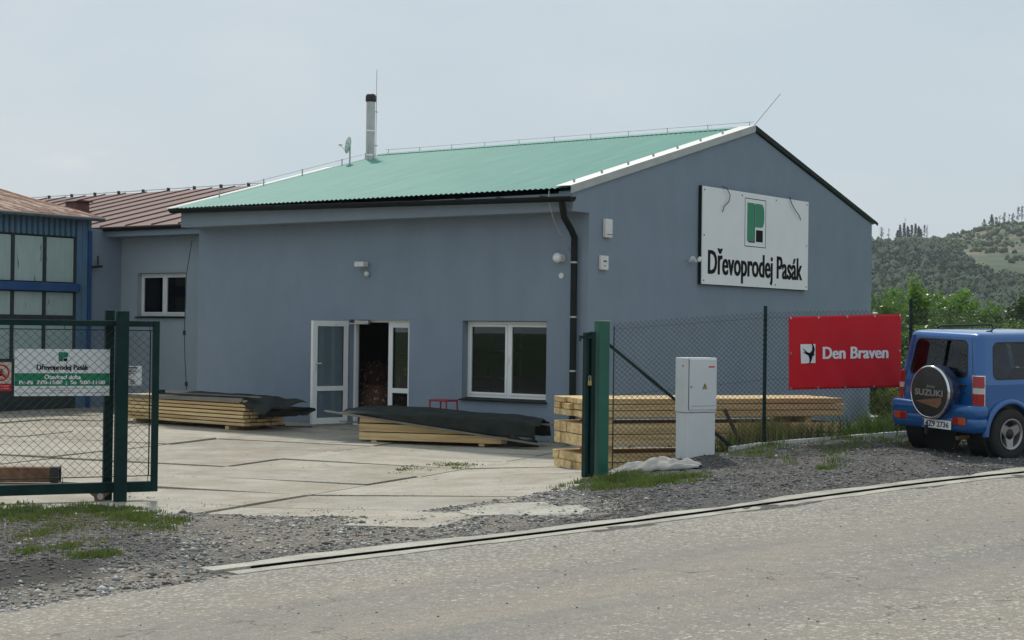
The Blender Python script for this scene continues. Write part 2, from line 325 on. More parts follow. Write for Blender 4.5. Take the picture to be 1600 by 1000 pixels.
M['rustbeam'] = mat('rustbeam', (.13,.065,.035), .8, .3, 6, col2=(.35,.20,.10), c2amt=.6, c2scale=2)
M['brass'] = mat('brass', (.45,.33,.10), .35, .1, 5, metal=.8)
M['yellow'] = mat('yellow', (.55,.38,.03), .5, .1, 5)

# ------------------------------------------------------------------ building frame: X = along gable, Y = along front wall (away)
PSI = R(37.113); BC = Vector((1.319, 28.145, 0)); BRZ = PI/2-PSI
BM = Matrix.Translation(BC) @ Matrix.Rotation(BRZ, 4, 'Z'); BMI = BM.inverted()
CAMP = Vector((0, 0, CAMZ))
def onplane(px, py, axis, val):      # point in building frame where the sight line meets plane axis=val
    o = BMI @ CAMP; d = BMI.to_3x3() @ raydir(px, py); a = 'xyz'.index(axis); t = (val-o[a])/d[a]; return o+d*t
def bw(u, v, z=0): return BM @ Vector((u, v, z))
def attach(name, label, cat, u, v, z, face='x', group=None):   # thing fixed to the building; 'x' on the front wall, 'y' on the gable. local -Y points away from the wall
    return thing(name, label, cat, bw(u, v, z), BRZ+(-PI/2 if face == 'x' else 0), group)

W_, LN, ZC, ZE, ZR, UR = 11.504, 9.951, 4.026, 4.432, 6.119, 5.852
house = thing('main_building', 'grey blue rendered workshop with green corrugated roof and open double door', 'building', BC, BRZ)
TH = .30
WV = (.883, 2.794, .705, 2.136)             # window: v0 v1 z0 z1
DV = (4.078, 5.62, .08, 2.14)               # door opening
f = MB()
zt = ZC+.30
for v0, v1, z0, z1 in ((TH, WV[0], -.3, zt), (WV[0], WV[1], -.3, WV[2]), (WV[0], WV[1], WV[3], zt), (WV[1], DV[0], -.3, zt), (DV[0], DV[1], -.3, DV[2]), (DV[0], DV[1], DV[3], zt), (DV[1], LN-TH, -.3, zt)):
    f.box(0, TH, v0, v1, z0, z1)
f.build('front_wall', M['stucco'], house)
g = MB(); gz = .06
g.prism([(0,-.3),(W_,-.3),(W_,4.52),(UR,ZR-gz),(-.5,ZE-gz),(-.5,ZC),(0,ZC)], 'y', 0, TH)
g.build('gable_wall', M['stucco'], house)
g = MB(); g.prism([(0,-.3),(W_,-.3),(W_,4.52),(UR,ZR-gz),(-.5,ZE-gz),(-.5,ZC),(0,ZC)], 'y', LN-TH, LN)
g.build('gable_wall', M['stucco'], house)
MB().box(W_-TH, W_, TH, LN-TH, -.3, 4.45).build('back_wall', M['stucco'], house)
MB().box(-.5, -.002, TH+.001, LN-TH-.001, ZC, ZC+.31).build('cornice', M['cornice'], house)
# room inside
r_ = MB(); r_.box(TH, W_-TH, TH, LN-TH, 0, .07); r_.build('room_floor', M['room'], house)
MB().box(4.6, 4.7, TH, LN-TH, .07, 3.2).build('partition', M['room'], house)
MB().box(TH+.001, W_-TH-.001, TH+.001, LN-TH-.001, 3.2, 3.25).build('room_ceiling', M['room'], house)
# corrugated roof
def wave_sheet(u0, z0, u1, z1, v0, v1, pitch, amp, nu=6, seg=6, n=None):
    mb = MB(); cnt = int((v1-v0)/pitch*seg)
    nx, nz = -(z1-z0), (u1-u0); ln = math.hypot(nx, nz); nx /= ln; nz /= ln
    if nz < 0: nx, nz = -nx, -nz
    def fn(a, b):
        v = v0+(v1-v0)*b; wv = amp*math.cos(2*PI*(v-v0)/pitch)
        return Vector((u0+(u1-u0)*a+nx*wv, v, z0+(z1-z0)*a+nz*wv))
    return mb.grid(nu, cnt, fn)
roof = wave_sheet(-.60, ZE-.01, UR, ZR+.03, .02, LN+.12, .118, .0105).build('roof', M['green_roof'], house, smooth=True)
wave_sheet(UR, ZR+.03, W_+.22, 4.54, .02, LN+.12, .118, .0105).build('roof', M['green_roof'], house, smooth=True)
def zroof(u): return ZE-.01+(u+.6)/(UR+.6)*(ZR+.04-ZE)
rc = MB(); rc.prism([(UR-.16,ZR+.01),(UR,ZR+.062),(UR+.16,ZR+.0),(UR+.16,ZR-.01),(UR,ZR+.05),(UR-.16,ZR)], 'y', -.03, LN+.14)
rc.build('ridge_cap', M['green_roof'], roof)
# rake trims
def rake(v0, v1, u0, u1, up=.032, drop=.13):
    mb = MB(); z0, z1 = zroof(u0)+up, zroof(u1)+up
    mb.prism([(u0,z0),(u1,z1),(u1,z1+.01),(u0,z0+.01)], 'y', v0, v1)
    mb.prism([(u0,z0-drop),(u1,z1-drop),(u1,z1),(u0,z0)], 'y', v0, v0+.008)
    return mb
rake(-.045, .30, -.62, UR).build('rake_trim', M['trim'], house)
mb = MB(); mb.prism([(UR,ZR+.06),(W_+.24,4.56),(W_+.24,4.50),(UR,ZR-.04)], 'y', -.045, -.03); mb.prism([(UR,ZR+.07),(W_+.24,4.57),(W_+.24,4.56),(UR,ZR+.06)], 'y', -.045, .25)
mb.build('rake_trim', M['gutter'], house, label='dark metal trim along the right slope of the gable')
rake(LN+.13, LN+.36, -.62, 4.2, .0, .10).build('rake_trim', M['trim'], house)
# gutter, downpipe
def gutter_mb(p, q, r=.075):
    p, q = Vector(p), Vector(q); mb = MB(); t = (q-p).normalized(); a = Vector((1,0,0)); up = Vector((0,0,1))
    prof = [(r*math.cos(x), r*math.sin(x)) for x in np.linspace(PI, 2*PI, 9)]; prof += [(.9*r*math.cos(x), .9*r*math.sin(x)+.002) for x in np.linspace(2*PI, PI, 9)]
    n = len(prof); vs = [pt+a*x+up*y for pt in (p, q) for x, y in prof]
    return mb.add(vs, [tuple(range(n)), tuple(range(2*n-1, n-1, -1))]+[(i,(i+1)%n,n+(i+1)%n,n+i) for i in range(n)])
gut = gutter_mb((-.665, LN+.12, 4.40), (-.665, -.12, 4.26), .09).build('gutter', M['gutter'], house, smooth=40)
for k in range(11):
    v = .5+k*.93; MB().box(-.76, -.503, v, v+.03, 4.27+(v/LN)*.13, 4.285+(v/LN)*.13).build('bracket', M['gutter'], gut)
dp = MB().tube([(-.65,.13,4.20),(-.6,.13,4.02),(-.56,.14,3.93),(-.22,.22,3.72),(-.10,.24,3.60),(-.10,.24,3.4),(-.10,.24,.05)], .058, 14).build('downpipe', M['gutter'], house, smooth=40)
for z in (3.15, 2.2, 1.26): MB().lathe([(.063,0),(.063,.03)], 14, Matrix.Translation((-.10,.24,z))).build('pipe_clip', M['steel'], dp)
MB().tube([(-.62,.42,4.38),(-.66,.40,4.2),(-.55,.37,3.9),(-.35,.34,3.6),(-.06,.33,3.35),(-.04,.33,2.2),(-.04,.33,.1)], .008, 6).build('earth_wire', M['steel'], house)
# lightning conductor
lc = MB(); lc.tube([(UR, v, ZR+.14) for v in np.linspace(0, LN, 12)], .006, 5)
for v in np.linspace(.1, LN-.1, 11): lc.bar((UR,v,ZR+.05),(UR,v,ZR+.15),.012,.012,(0,1,0))
lc.build('lightning_conductor', M['steel'], house)
lc = MB()
for u in (.6, 1.9, 3.1, 4.4, 5.2): lc.bar((u, LN+.05, zroof(u)), (u, LN+.05, zroof(u)+.15), .02, .02, (0,1,0))
lc.tube([(u, LN+.05, zroof(u)+.13) for u in (.6, 1.9, 3.1, 4.4, 5.2)], .005, 5)
lc.build('lightning_conductor', M['steel'], house)
lc = MB()
for u in (-.3, .55, 1.4, 2.25, 3.1, 3.95, 4.8): lc.bar((u, .12, zroof(u)+.03), (u, .12, zroof(u)+.09), .03, .03, (0,1,0))
lc.build('conductor_clip', M['steel'], house, kind='stuff')
a0 = Vector((UR, 0, ZR+.06)); MB().tube([a0, a0+Vector((.36,-.40,.66))], .007, 5).build('lightning_rod', M['steel'], house)
# windows
def window(parent, v0, v1, z0, z1, u, split=.5, open_left=False):
    fr = MB(); t = .05
    fr.box(u, u+.07, v0, v1, z0, z0+t); fr.box(u, u+.07, v0, v1, z1-t, z1); fr.box(u, u+.07, v0, v0+t, z0+t, z1-t); fr.box(u, u+.07, v1-t, v1, z0+t, z1-t)
    vm = v0+(v1-v0)*split; fr.box(u, u+.07, vm-.03, vm+.03, z0+t, z1-t)
    win = fr.build('window', M['white'], parent)
    for a, b in ((v0+t+.004, vm-.033), (vm+.033, v1-t-.004)):
        s_ = MB(); q = .042; c0, c1 = z0+t+.004, z1-t-.004; uu = u-.012
        s_.box(uu, uu+.06, a, b, c0, c0+q); s_.box(uu, uu+.06, a, b, c1-q, c1); s_.box(uu, uu+.06, a, a+q, c0+q, c1-q); s_.box(uu, uu+.06, b-q, b, c0+q, c1-q)
        s_.build('sash', M['white'], win)
        MB().box(uu+.025, uu+.03, a+q, b-q, c0+q, c1-q).build('pane', M['glass'], win)
    MB().box(u-.03, u-.012, vm-.012, vm+.012, (z0+z1)/2-.06, (z0+z1)/2+.06).build('handle', M['white'], win)
    return win
window(house, WV[0]+.004, WV[1]-.004, WV[2]+.03, WV[3]-.01, .16)
MB().prism([(-.07,WV[2]-.028),(.17,WV[2]+.005),(.17,WV[2]+.025),(-.07,WV[2]-.008)], 'y', WV[0]-.03, WV[1]+.03).build('window_sill', M['gutter'], house)
# door frame, fixed leaf
df = MB(); v0, v1, z0, z1 = DV; u = .14
df.box(u, u+.08, v0, v0+.05, z0, z1); df.box(u, u+.08, v1-.05, v1, z0, z1); df.box(u, u+.08, v0+.05, v1-.05, z1-.05, z1); df.box(u, u+.08, v0+.05, v1-.05, z0, z0+.025)
df.build('door_frame', M['white'], house)
def leaf(wd, ht, parent=None):   # in plane XZ, thickness along Y, hinge at x=0
    mb = MB(); t = .105; th = .035
    mb.box(0, t, -th, th, 0, ht); mb.box(wd-t, wd, -th, th, 0, ht); mb.box(t, wd-t, -th, th, 0, t*1.1); mb.box(t, wd-t, -th, th, ht-t, ht); mb.box(t, wd-t, -th, th, ht*.32, ht*.32+.09)
    return mb, t
def put_leaf(name, wd, ht, u, v, z, ang, gl, handle):
    hd = thing('door_pivot', None, None); bpy.data.objects.remove(hd)
    mb, t = leaf(wd, ht); Mx = Matrix.Translation((u, v, z)) @ Matrix.Rotation(ang, 4, 'Z')
    mb.v = [tuple(Mx @ Vector(p)) for p in mb.v]; d = mb.build(name, M['white'], house)
    for a, b in ((t*1.1, ht*.32), (ht*.32+.09, ht-t)):
        MB().box(t, wd-t, -.006, .006, a, b, Mx).build('pane', gl, d)
        MB().box(t, t+.012, -.02, .02, a, b, Mx).build('glazing_bead', M['black'], d); MB().box(wd-t-.012, wd-t, -.02, .02, a, b, Mx).build('glazing_bead', M['black'], d)
    if handle:
        hb = MB()
        for sgn in (1, -1):
            y0, y1 = sorted((sgn*.035, sgn*.05)); hb.box(wd-.07, wd-.035, y0, y1, 1.0, 1.22, Mx)
            y0, y1 = sorted((sgn*.05, sgn*.075)); hb.box(wd-.18, wd-.04, y0, y1, 1.15, 1.175, Mx)
        hb.build('handle', M['offwhite'], d)
    return d
put_leaf('door', .84, 1.98, -.03, DV[1]+.02, .13, math.atan2(.17, -.98), M['glass_door'], True)
put_leaf('door', .60, 1.99, .18, DV[0]+.05, .11, PI/2, M['glass'], False)
cl = MB(); cl.box(.02, .08, 5.15, 5.5, 2.05, 2.12); cl.bar((.0,5.2,2.08),(-.42,5.6,2.04),.02,.015); cl.build('door_closer', M['steel'], house)
MB().box(-.30, .0, DV[0]+.05, DV[1]-.05, -.2, .10).build('door_step', M['conc'], house)
# flue
fx, fy = 5.2, 9.85
fl = MB().lathe([(.105,5.6),(.105,7.32)], 20, Matrix.Translation((fx,fy,0))).build('flue', M['steel'], house, smooth=40)
MB().lathe([(.108,7.32),(.125,7.34),(.125,7.46),(.10,7.5),(.05,7.52)], 20, Matrix.Translation((fx,fy,0))).build('flue_cap', M['black'], fl, smooth=40)
for z in (6.05, 6.62): MB().lathe([(.112,z),(.112,z+.03)], 20, Matrix.Translation((fx,fy,0))).build('flue_band', M['chrome'], fl)
MB().tube([(fx+.13,fy-.06,5.8),(fx+.13,fy-.06,8.1)], .008, 5).bar((fx+.1,fy-.05,7.1),(fx+.18,fy-.06,7.1),.02,.02).bar((fx+.1,fy-.05,6.3),(fx+.18,fy-.06,6.3),.02,.02).build('lightning_rod', M['steel'], fl)
# things inside the doorway
for k, (u, v, s_) in enumerate(((.95,5.75,.7),(1.6,6.35,1.15),(1.1,5.0,1.3))):
    t = thing('firewood_bag', ['knee high bag of split firewood just inside the open door', 'tallest bag of firewood in the dark left of the doorway', 'bag of firewood seen through the fixed glass door leaf'][k], 'bag', bw(u, v, .07), BRZ, 'firewood bags in the dark doorway')
    mb = MB().grid(14, 10, lambda a, b: Vector((.42*math.cos(2*PI*a)*(1-.25*b**3)*(1+.06*math.sin(9*a*6+b*8)), .42*math.sin(2*PI*a)*(1-.25*b**3), s_*b)))
    mb.build('bag', M['firewood'], t, smooth=True)
    MB().lathe([(.31,s_-.02),(.2,s_+.08),(.04,s_+.12)], 12).build('bag_top', M['firewood'], t, smooth=True)
t = thing('shelf_rack', 'shelf rack with blue and tan boxes behind the left window sash', 'shelf', bw(.85, 3.0, .07), BRZ)
mb = MB()
for z in (0,.5,1.0,1.5,1.95): mb.box(-.2,.2,-.8,.8,z,z+.03)
for x in (-.2,.17):
    for y in (-.8,.77): mb.box(x,x+.03,y,y+.03,0,2)
mb.build('frame', M['steel'], t)
for k in range(9):
    z = (.53,1.03,1.53)[k//3]; y = -.7+(k%3)*.48
    MB().cbox(-.16,.14,y,y+.36,z,z+.28).build('carton', (M['blue'], M['wood_old'], M['wood'])[k%3], t)

# fittings on the walls
t = attach('floodlight', 'small grey floodlight above the door on the front wall', 'floodlight', 0, 5.2, 3.20)
MB().box(-.05,.05,-.02,0,-.05,.05).build('bracket', M['steel'], t)
MB().cbox(-.15,.09,-.19,-.03,-.045,.055,.012).build('housing', M['offwhite'], t)
t = attach('motion_sensor', 'small white motion sensor just below the floodlight over the door', 'sensor', 0, 5.13, 3.02)
MB().lathe([(.02,-.05),(.045,-.03),(.05,.0),(.045,.03),(.02,.045)], 14, Matrix.Translation((0,-.06,0))).build('sensor_head', M['offwhite'], t, smooth=True); MB().box(-.02,.02,-.05,0,-.02,.02).build('bracket', M['offwhite'], t)
t = attach('security_camera', 'round white dome camera beside the downpipe on the front wall', 'camera', 0, .56, 3.25)
MB().lathe([(.07,0),(.07,.04)], 18, Matrix.Rotation(PI/2,4,'X')).build('mount', M['offwhite'], t, smooth=40)
MB().lathe([(.055,-.06),(.085,-.03),(.09,.02),(.07,.06),(.03,.08)], 18, Matrix.Translation((-.03,-.10,0)) @ Matrix.Rotation(PI/3,4,'X')).build('dome', M['white'], t, smooth=True)
t = attach('wall_cap', 'small round white cap below the dome camera by the downpipe', 'vent cap', 0, .57, 2.94)
MB().lathe([(.055,0),(.05,.025)], 18, Matrix.Rotation(PI/2,4,'X')).build('disc', M['offwhite'], t, smooth=40)
t = attach('alarm_siren', 'tall white alarm siren box high on the gable near the corner', 'alarm', .52, 0, 3.62, 'y')
MB().cbox(-.11,.11,-.08,0,0,.33,.015).build('housing', M['offwhite'], t); MB().box(-.09,.112,-.083,-.079,.05,.062).build('grille', M['black'], t)
t = attach('junction_box', 'square white junction box under the alarm siren on the gable', 'box', .42, 0, 3.05, 'y')
MB().cbox(-.12,.12,-.06,0,0,.25,.01).build('housing', M['offwhite'], t); MB().box(-.05,.05,-.064,-.059,.14,.165).box(-.015,.015,-.063,-.059,.06,.08).build('socket', M['black'], t, kind='stuff')
t = attach('spot_lamp', 'small pale twin lamp on the gable left of the large sign', 'lamp', 3.38, 0, 3.33, 'y')
MB().bar((0,0,0),(0,-.15,0),.04,.04).build('bracket', M['offwhite'], t)
for sx in (-.07,.05): MB().lathe([(.025,0),(.045,.05),(.05,.10)], 12, Matrix.Translation((sx,-.16,.0)) @ Matrix.Rotation(R(60 if sx > 0 else -60),4,'Y')).build('lamp_head', M['offwhite'], t, smooth=40)
# satellite dish
u = 4.5; t = thing('satellite_dish', 'small white satellite dish on a pole at the far roof edge', 'satellite dish', bw(u, 9.85, zroof(u)), BRZ)
MB().tube([(0,0,-.1),(0,0,.42)], .02, 8).build('pole', M['steel'], t)
Md = Matrix.Translation((0,0,.45)) @ Matrix.Rotation(R(100)-BRZ+PI/2+R(70),4,'Z') @ Matrix.Rotation(R(78),4,'X')
mb = MB().grid(18, 4, lambda a, b: Md @ Vector((.21*b*math.cos(2*PI*a), .21*b*math.sin(2*PI*a), .05*b*b))); mb.build('dish', M['offwhite'], t, smooth=True, thick=.01)
MB().tube([Md @ Vector((0,-.18,.04)), Md @ Vector((0,-.05,.22))], .01, 5).lathe([(.03,0),(.03,.07)], 10, Md @ Matrix.Translation((0,-.04,.19))).build('receiver', M['offwhite'], t)

# large sign
SU0, SU1, SZ0, SZ1 = 3.676, 8.139, 2.889, 4.811; SWd, SHt = SU1-SU0, SZ1-SZ0
t = attach('sign_board', 'large white company sign with green P emblem on the gable', 'sign', SU0, 0, SZ0, 'y')
MB().cbox(.012, SWd-.01, -.075, -.005, .012, SHt-.012, .006).build('frame', M['gutter'], t)
MB().box(.02, SWd-.012, -.092, -.0755, .02, SHt-.02).build('board', M['sign_white'], t)
def logo(parent, x, z, wd, ht, y, gm):
    g = MB(); g.prism([(x,z),(x+wd*.42,z),(x+wd*.42,z+ht),(x,z+ht)], 'y', y-.003, y); g.build('emblem', gm, parent)
    r = ht*.62; pts = [(x+wd*.47, z+ht-r)]
    rx, k = wd*.53, .30*r
    for a in np.linspace(-PI/2, PI/2, 15):
        c, s_ = math.cos(a), math.sin(a); pts.append((x+wd*.47+rx*.55+rx*.45*abs(c)**.6, z+ht-r/2+r/2*(1 if s_ > 0 else -1)*abs(s_)**.75))
    pts.append((x+wd*.47, z+ht)); MB().prism(pts, 'y', y-.003, y).build('emblem', gm, parent)
    MB().box(x+wd*.52, x+wd*.92, y-.003, y, z, z+ht*.31).build('emblem', M['sign_black'], parent, label='small black square of the emblem')
    MB().prism([(x+wd*.08,z-.03*ht),(x+wd*.42,z-.03*ht),(x+wd*.42,z-.001),(x+wd*.08,z-.001)], 'y', y-.003, y).prism([(x+wd*.421,z-.03*ht),(x+wd*.45,z-.03*ht),(x+wd*.45,z+ht*.97),(x+wd*.421,z+ht*.97)], 'y', y-.003, y).build('emblem_shadow', M['sign_black'], parent)
lx0, lx1, lz0, lz1 = .0, .0, .0, .0
P0 = onplane(1164, 307, 'y', -.09); P1 = onplane(1196, 388, 'y', -.09)
a0, a1, b0, b1 = P0.x-SU0, P1.x-SU0, P1.z-SZ0, P0.z-SZ0-.02
bd = MB(); q = .014
bd.box(a0,a1,-.0945,-.092,b0,b0+q).box(a0,a1,-.0945,-.092,b1-q,b1).box(a0,a0+q,-.0945,-.092,b0+q,b1-q).box(a1-q,a1,-.0945,-.092,b0+q,b1-q); bd.build('emblem_border', M['sign_black'], t)
logo(t, a0+.10, b0+.11, (a1-a0)-.17, (b1-b0)-.20, -.0921, M['sign_green'])
text_part('Dřevoprodej Pasák', M['sign_black'], t, TM(SWd*.497, -.094, .40), 1, bold=.012, fit=(SWd*.88, .66), name='lettering', thickx=.012, kind='stuff')
sc_ = MB()
for x in (.09, SWd*.35, SWd*.67, SWd-.09):
    for z in (.09, SHt-.09): sc_.box(x-.014,x+.014,-.098,-.0921,z-.014,z+.014)
for x in (.09, SWd-.09): sc_.box(x-.014,x+.014,-.098,-.0921,SHt/2-.014,SHt/2+.014)
sc_.build('screws', M['black'], t, kind='stuff')
for pts in (((1128,291),(1136,294),(1141,305),(1139,315),(1132,322),(1129,331)), ((1234,308),(1237,318),(1243,329),(1249,337),(1251,344))):
    P = [onplane(x, y, 'y', -.13+.02*(i == 0)) - Vector((SU0,0,SZ0)) for i, (x, y) in enumerate(pts)]
    MB().tube(P, .009, 5).build('loose_wire', M['black'], t, smooth=True)

# ------------------------------------------------------------------ rear building with brown seamed roof
rear = thing('rear_building', 'grey rendered building with brown seamed metal roof behind the blue shed', 'building', bw(2.5, 9.96), BRZ)
def rl(u, v, z): return (u-2.5, v-9.96, z)
RV1 = 15.5
p0 = onplane(215, 427, 'x', 2.5); p1 = onplane(289, 496, 'x', 2.5)
wv0, wv1, wz0, wz1 = p1.v if False else p1.y-.0, p0.y, p1.z, p0.z
EZ = 4.28
mb = MB()
for a, b, c, d in ((9.96, wv0, -.3, EZ), (wv0, wv1, -.3, wz0), (wv0, wv1, wz1, EZ), (wv1, RV1+.3, -.3, EZ)):
    mb.box(0, .3, a-9.96, b-9.96, c, d)
mb.build('front_wall', M['stucco_grey'], rear)
MB().box(-.95, 0, RV1-9.96, RV1-9.96+.3, -.3, EZ).build('side_wall', M['stucco'], rear)
MB().box(.3, 9, RV1-9.96+11, RV1-9.96+11.3, -.3, EZ).build('end_wall', M['stucco'], rear)
rw = window(rear, wv0-9.96+.004, wv1-9.96-.004, wz0+.03, wz1-.01, .13)
MB().box(-.06, .13, wv0-9.96-.02, wv1-9.96+.02, wz0-.02, wz0+.01).build('window_sill', M['gutter'], rear)
MB().box(.5, .55, 0, RV1-9.96, -.2, EZ).build('partition', M['room'], rear)
MB().box(-.5, -.001, .02, RV1-9.96-.001, EZ-.18, EZ+.02).build('cornice', M['cornice'], rear)
gutter_mb((-.56, RV1-9.96-.05, EZ+.02), (-.56, .02, EZ+.02)).build('gutter', M['gutter'], rear, smooth=40)
# roof panels, each one sheet with its folded seam
ru0, rz0, ru1, rz1 = -.62, EZ+.05, 5.5, 5.87
roofb = MB(); roofb.prism([(ru0,rz0-.03),(ru1,rz1-.03),(11.5,rz0-.03)], 'y', .0, 17.0); roofb = roofb.build('roof', M['brown_seam'], rear)
pw = .93; me = None
for k in range(18):
    if me is None:
        mb = MB(); mb.prism([(ru0,rz0-.028),(ru1,rz1-.028),(ru1,rz1),(ru0,rz0)], 'y', .003, pw-.012)
        mb.prism([(ru0,rz0-.028),(ru1,rz1-.028),(ru1,rz1+.035),(ru0,rz0+.035)], 'y', pw-.012, pw+.002)
        o = mb.build('roof_panel', M['brown_roof'], roofb); me = o.data
    else: o = link('roof_panel', me, None, roofb)
    o.location = (0, .02+k*pw, random.uniform(-.003,.003))
MB().tube([(ru1, v, rz1+.06) for v in np.linspace(0,16.9,20)], .012, 5).build('lightning_conductor', M['steel'], rear)
mb = MB()
for v in np.arange(.3, 16.5, 1.1): mb.box(ru1-.04, ru1+.04, v, v+.05, rz1, rz1+.09)
mb.build('conductor_clip', M['brown_seam'], rear, kind='stuff')
# brown boxed chimney
cp = onplane(121, 327, 'y', 19.6); c_u = cp.x-2.5; c_v = 19.6-9.96
cz = cp.z
ch = MB().box(c_u-.22, c_u+.22, c_v-.22, c_v+.22, cz-.6, cz+.19).build('chimney', mat('chimney_brown', (.14,.06,.05), .6, .15, 5), rear)
MB().prism([(c_u-.30,cz+.19),(c_u+.30,cz+.19),(c_u+.22,cz+.23),(c_u-.22,cz+.23)], 'y', c_v-.32, c_v+.32).build('chimney_cap', M['brown_seam'], ch)

# ------------------------------------------------------------------ blue shed, long side along X at v=15.45
SV = 15.45
shed = thing('blue_shed', 'old blue metal shed with whitened window panes and rusty corrugated roof', 'shed', bw(1.55, SV), BRZ)
def su(px, py=450): q = onplane(px, py, 'y', SV); return q.x-1.55, q.z
zeave = 4.50; X0 = -7.5
uA = su(120)[0]; uB = su(137)[0]
zt1 = su(60, 367)[1]; zb1 = su(60, 441)[1]; zb2 = su(60, 454)[1]; zr2 = su(60, 492)[1]; zr2b = su(60, 503)[1]; zr3 = su(60, 563)[1]
MB().box(X0, -.002, .10, .25, -.3, zeave).build('back_panel', M['dark_frame'], shed)
MB().box(-.12, 0, .25, 6, -.3, zeave).build('side_wall', M['blue_panel'], shed)
# trapezoid cladding pieces above the windows
k = 0; x = uA; pit = .155; me = None
while x > X0:
    if me is None:
        mb = MB(); zz = (zt1+.02, zeave)
        mb.prism([(0,.10),(pit-.055,.10),(pit-.03,.03),(pit*.0+.03,.03)][::-1] and [(0.008,.10),(.03,.035),(pit-.04,.035),(pit-.018,.10)], 'z', *zz)
        o = mb.build('cladding_strip', M['blue_panel'], shed); me = o.data
    else: o = link('cladding_strip', me, None, shed)
    o.location = (x-pit, 0, 0); x -= pit
for a, b in ((uA, uA+(uB-uA)*.5), (uA+(uB-uA)*.5, uB)):
    MB().box(a+.006, b-.004, .02, .10, -.1, zeave).build('cladding_strip', M['blue_panel'], shed)
MB().box(uB, -.0, -.03, .10, -.1, zeave-.28).build('corner_post', M['blue'], shed)
MB().box(uB, 0, .0, .099, zeave-.28, zeave).build('cladding_strip', M['blue_panel'], shed)
MB().cbox(X0, uA+.05, -.07, .05, zb1-.0, zb2, .006); 
bm_ = MB().cbox(X0, uA+.06, -.07, .06, zb2, zb1, .006).build('cross_beam', M['blue'], shed)
MB().box(X0, uA, .04, .10, zt1-.0, zt1+.04).build('head_rail', M['dark_frame'], shed)
MB().box(X0, uA, .0, .10, -.1, zr3+.02).build('plinth', M['dark_plinth'], shed)
mull = [su(p)[0] for p in (119, 71, 22)]; dm = mull[0]-mull[1]
ms = [mull[0]-dm*i*1.0 for i in range(8)]
for a, b in zip(ms[1:], ms[:-1]):
    for z0, z1 in ((zb1+.03, zt1-.03), (zr2, zb2-.03), (zr3+.04, zr2b)):
        MB().box(a+.045, b-.045, .06, .075, z0, z1).build('window_pane', M['pane'], shed)
for a in ms:
    MB().box(a-.04, a+.04, .03, .099, zr3, zt1).build('mullion', M['dark_frame'], shed)
MB().box(X0, uA, .035, .098, zr2b, zr2).build('cross_rail', M['dark_frame'], shed)
ws = wave_sheet(0, 0, 1, 0, 0, 1, .1, .01)  # unused probe
mb = MB(); nn = int((.2-X0)/.076*5)
def rf(a, b):
    x = X0+(.12-X0)*a; return Vector((x, -.28+5.6*b, zeave+.03+1.19*b+.016*math.cos(2*PI*x/.076)+.01*math.sin(x*3+b*9)))
mb.grid(nn, 12, rf); rr = mb.build('roof', M['rust_roof'], shed, smooth=True)
mb = MB(); mb.box(X0, .06, -.24, -.02, zeave-.0, zeave+.01); mb.build('eave_board', M['dark_frame'], shed)
gm = MB().tube([(X0,-.34,zeave-.02),(.1,-.34,zeave-.02)], .05, 10).build('gutter', mat('old_gutter', (.10,.125,.125), .6, .3, 6), shed, smooth=True)
t = attach('insulator_bracket', 'dark electric insulator bracket on the corner of the blue shed', 'insulator', 1.62, SV, 3.35, 'y')
MB().bar((-.1,-.08,.0),(.16,-.12,.03),.05,.06).build('arm', M['black'], t); MB().tube([(.05,-.1,.03),(.05,-.1,.28)], .02, 6).build('insulator', M['black'], t)

# cable down the joint between the two buildings
t = thing('lightning_cable', 'thin grey cable hanging slack where the two grey buildings meet', 'cable', bw(.0, LN+.02), BRZ)
pts = [onplane(300,376,'x',-.02), onplane(296,400,'x',-.02), onplane(291,430,'x',-.02), onplane(290,470,'x',-.02), onplane(288,520,'x',-.02), onplane(289,560,'x',-.02), onplane(291,600,'x',-.02), onplane(292,625,'x',-.02)]
pts = [p-Vector((0, LN+.02, 0)) for p in pts]
MB().tube(pts, .010, 5).build('cable', M['ink'], t)
for p in (pts[4], pts[6]): MB().cbox(p.x-.02,p.x+.02,p.y-.03,p.y+.03,p.z-.05,p.z+.05).build('clamp', M['black'], t)

# ------------------------------------------------------------------ ground
def vnoise(x, y, s, seed=0):
    x = np.asarray(x)*s; y = np.asarray(y)*s; xi = np.floor(x); yi = np.floor(y); fx = x-xi; fy = y-yi
    def hs(a, b): q = np.sin(a*127.1+b*311.7+seed*74.7)*43758.5453; return q-np.floor(q)
    fx = fx*fx*(3-2*fx); fy = fy*fy*(3-2*fy)
    return (hs(xi,yi)*(1-fx)+hs(xi+1,yi)*fx)*(1-fy)+(hs(xi,yi+1)*(1-fx)+hs(xi+1,yi+1)*fx)*fy
def fbm(x, y, s, o=4, seed=0): return sum(vnoise(x, y, s*2**i, seed+i)*.5**i for i in range(o))/sum(.5**i for i in range(o))
def pxy(l): return np.array([[p.x, p.y] for p in (gp(*q) for q in l)])
def inpoly(X, Y, P):
    ins = np.zeros(X.shape, bool); n = len(P); d = np.full(X.shape, 1e9)
    for i in range(n):
        (x0, y0), (x1, y1) = P[i], P[(i+1)%n]
        c = ((y0 > Y) != (y1 > Y)); xx = (x1-x0)*(Y-y0)/(y1-y0 if y1 != y0 else 1e-9)+x0; ins ^= c & (X < xx)
        dx, dy = x1-x0, y1-y0; t = np.clip(((X-x0)*dx+(Y-y0)*dy)/(dx*dx+dy*dy+1e-12), 0, 1); d = np.minimum(d, np.hypot(X-x0-t*dx, Y-y0-t*dy))
    return np.where(ins, -d, d)       # signed distance, negative inside
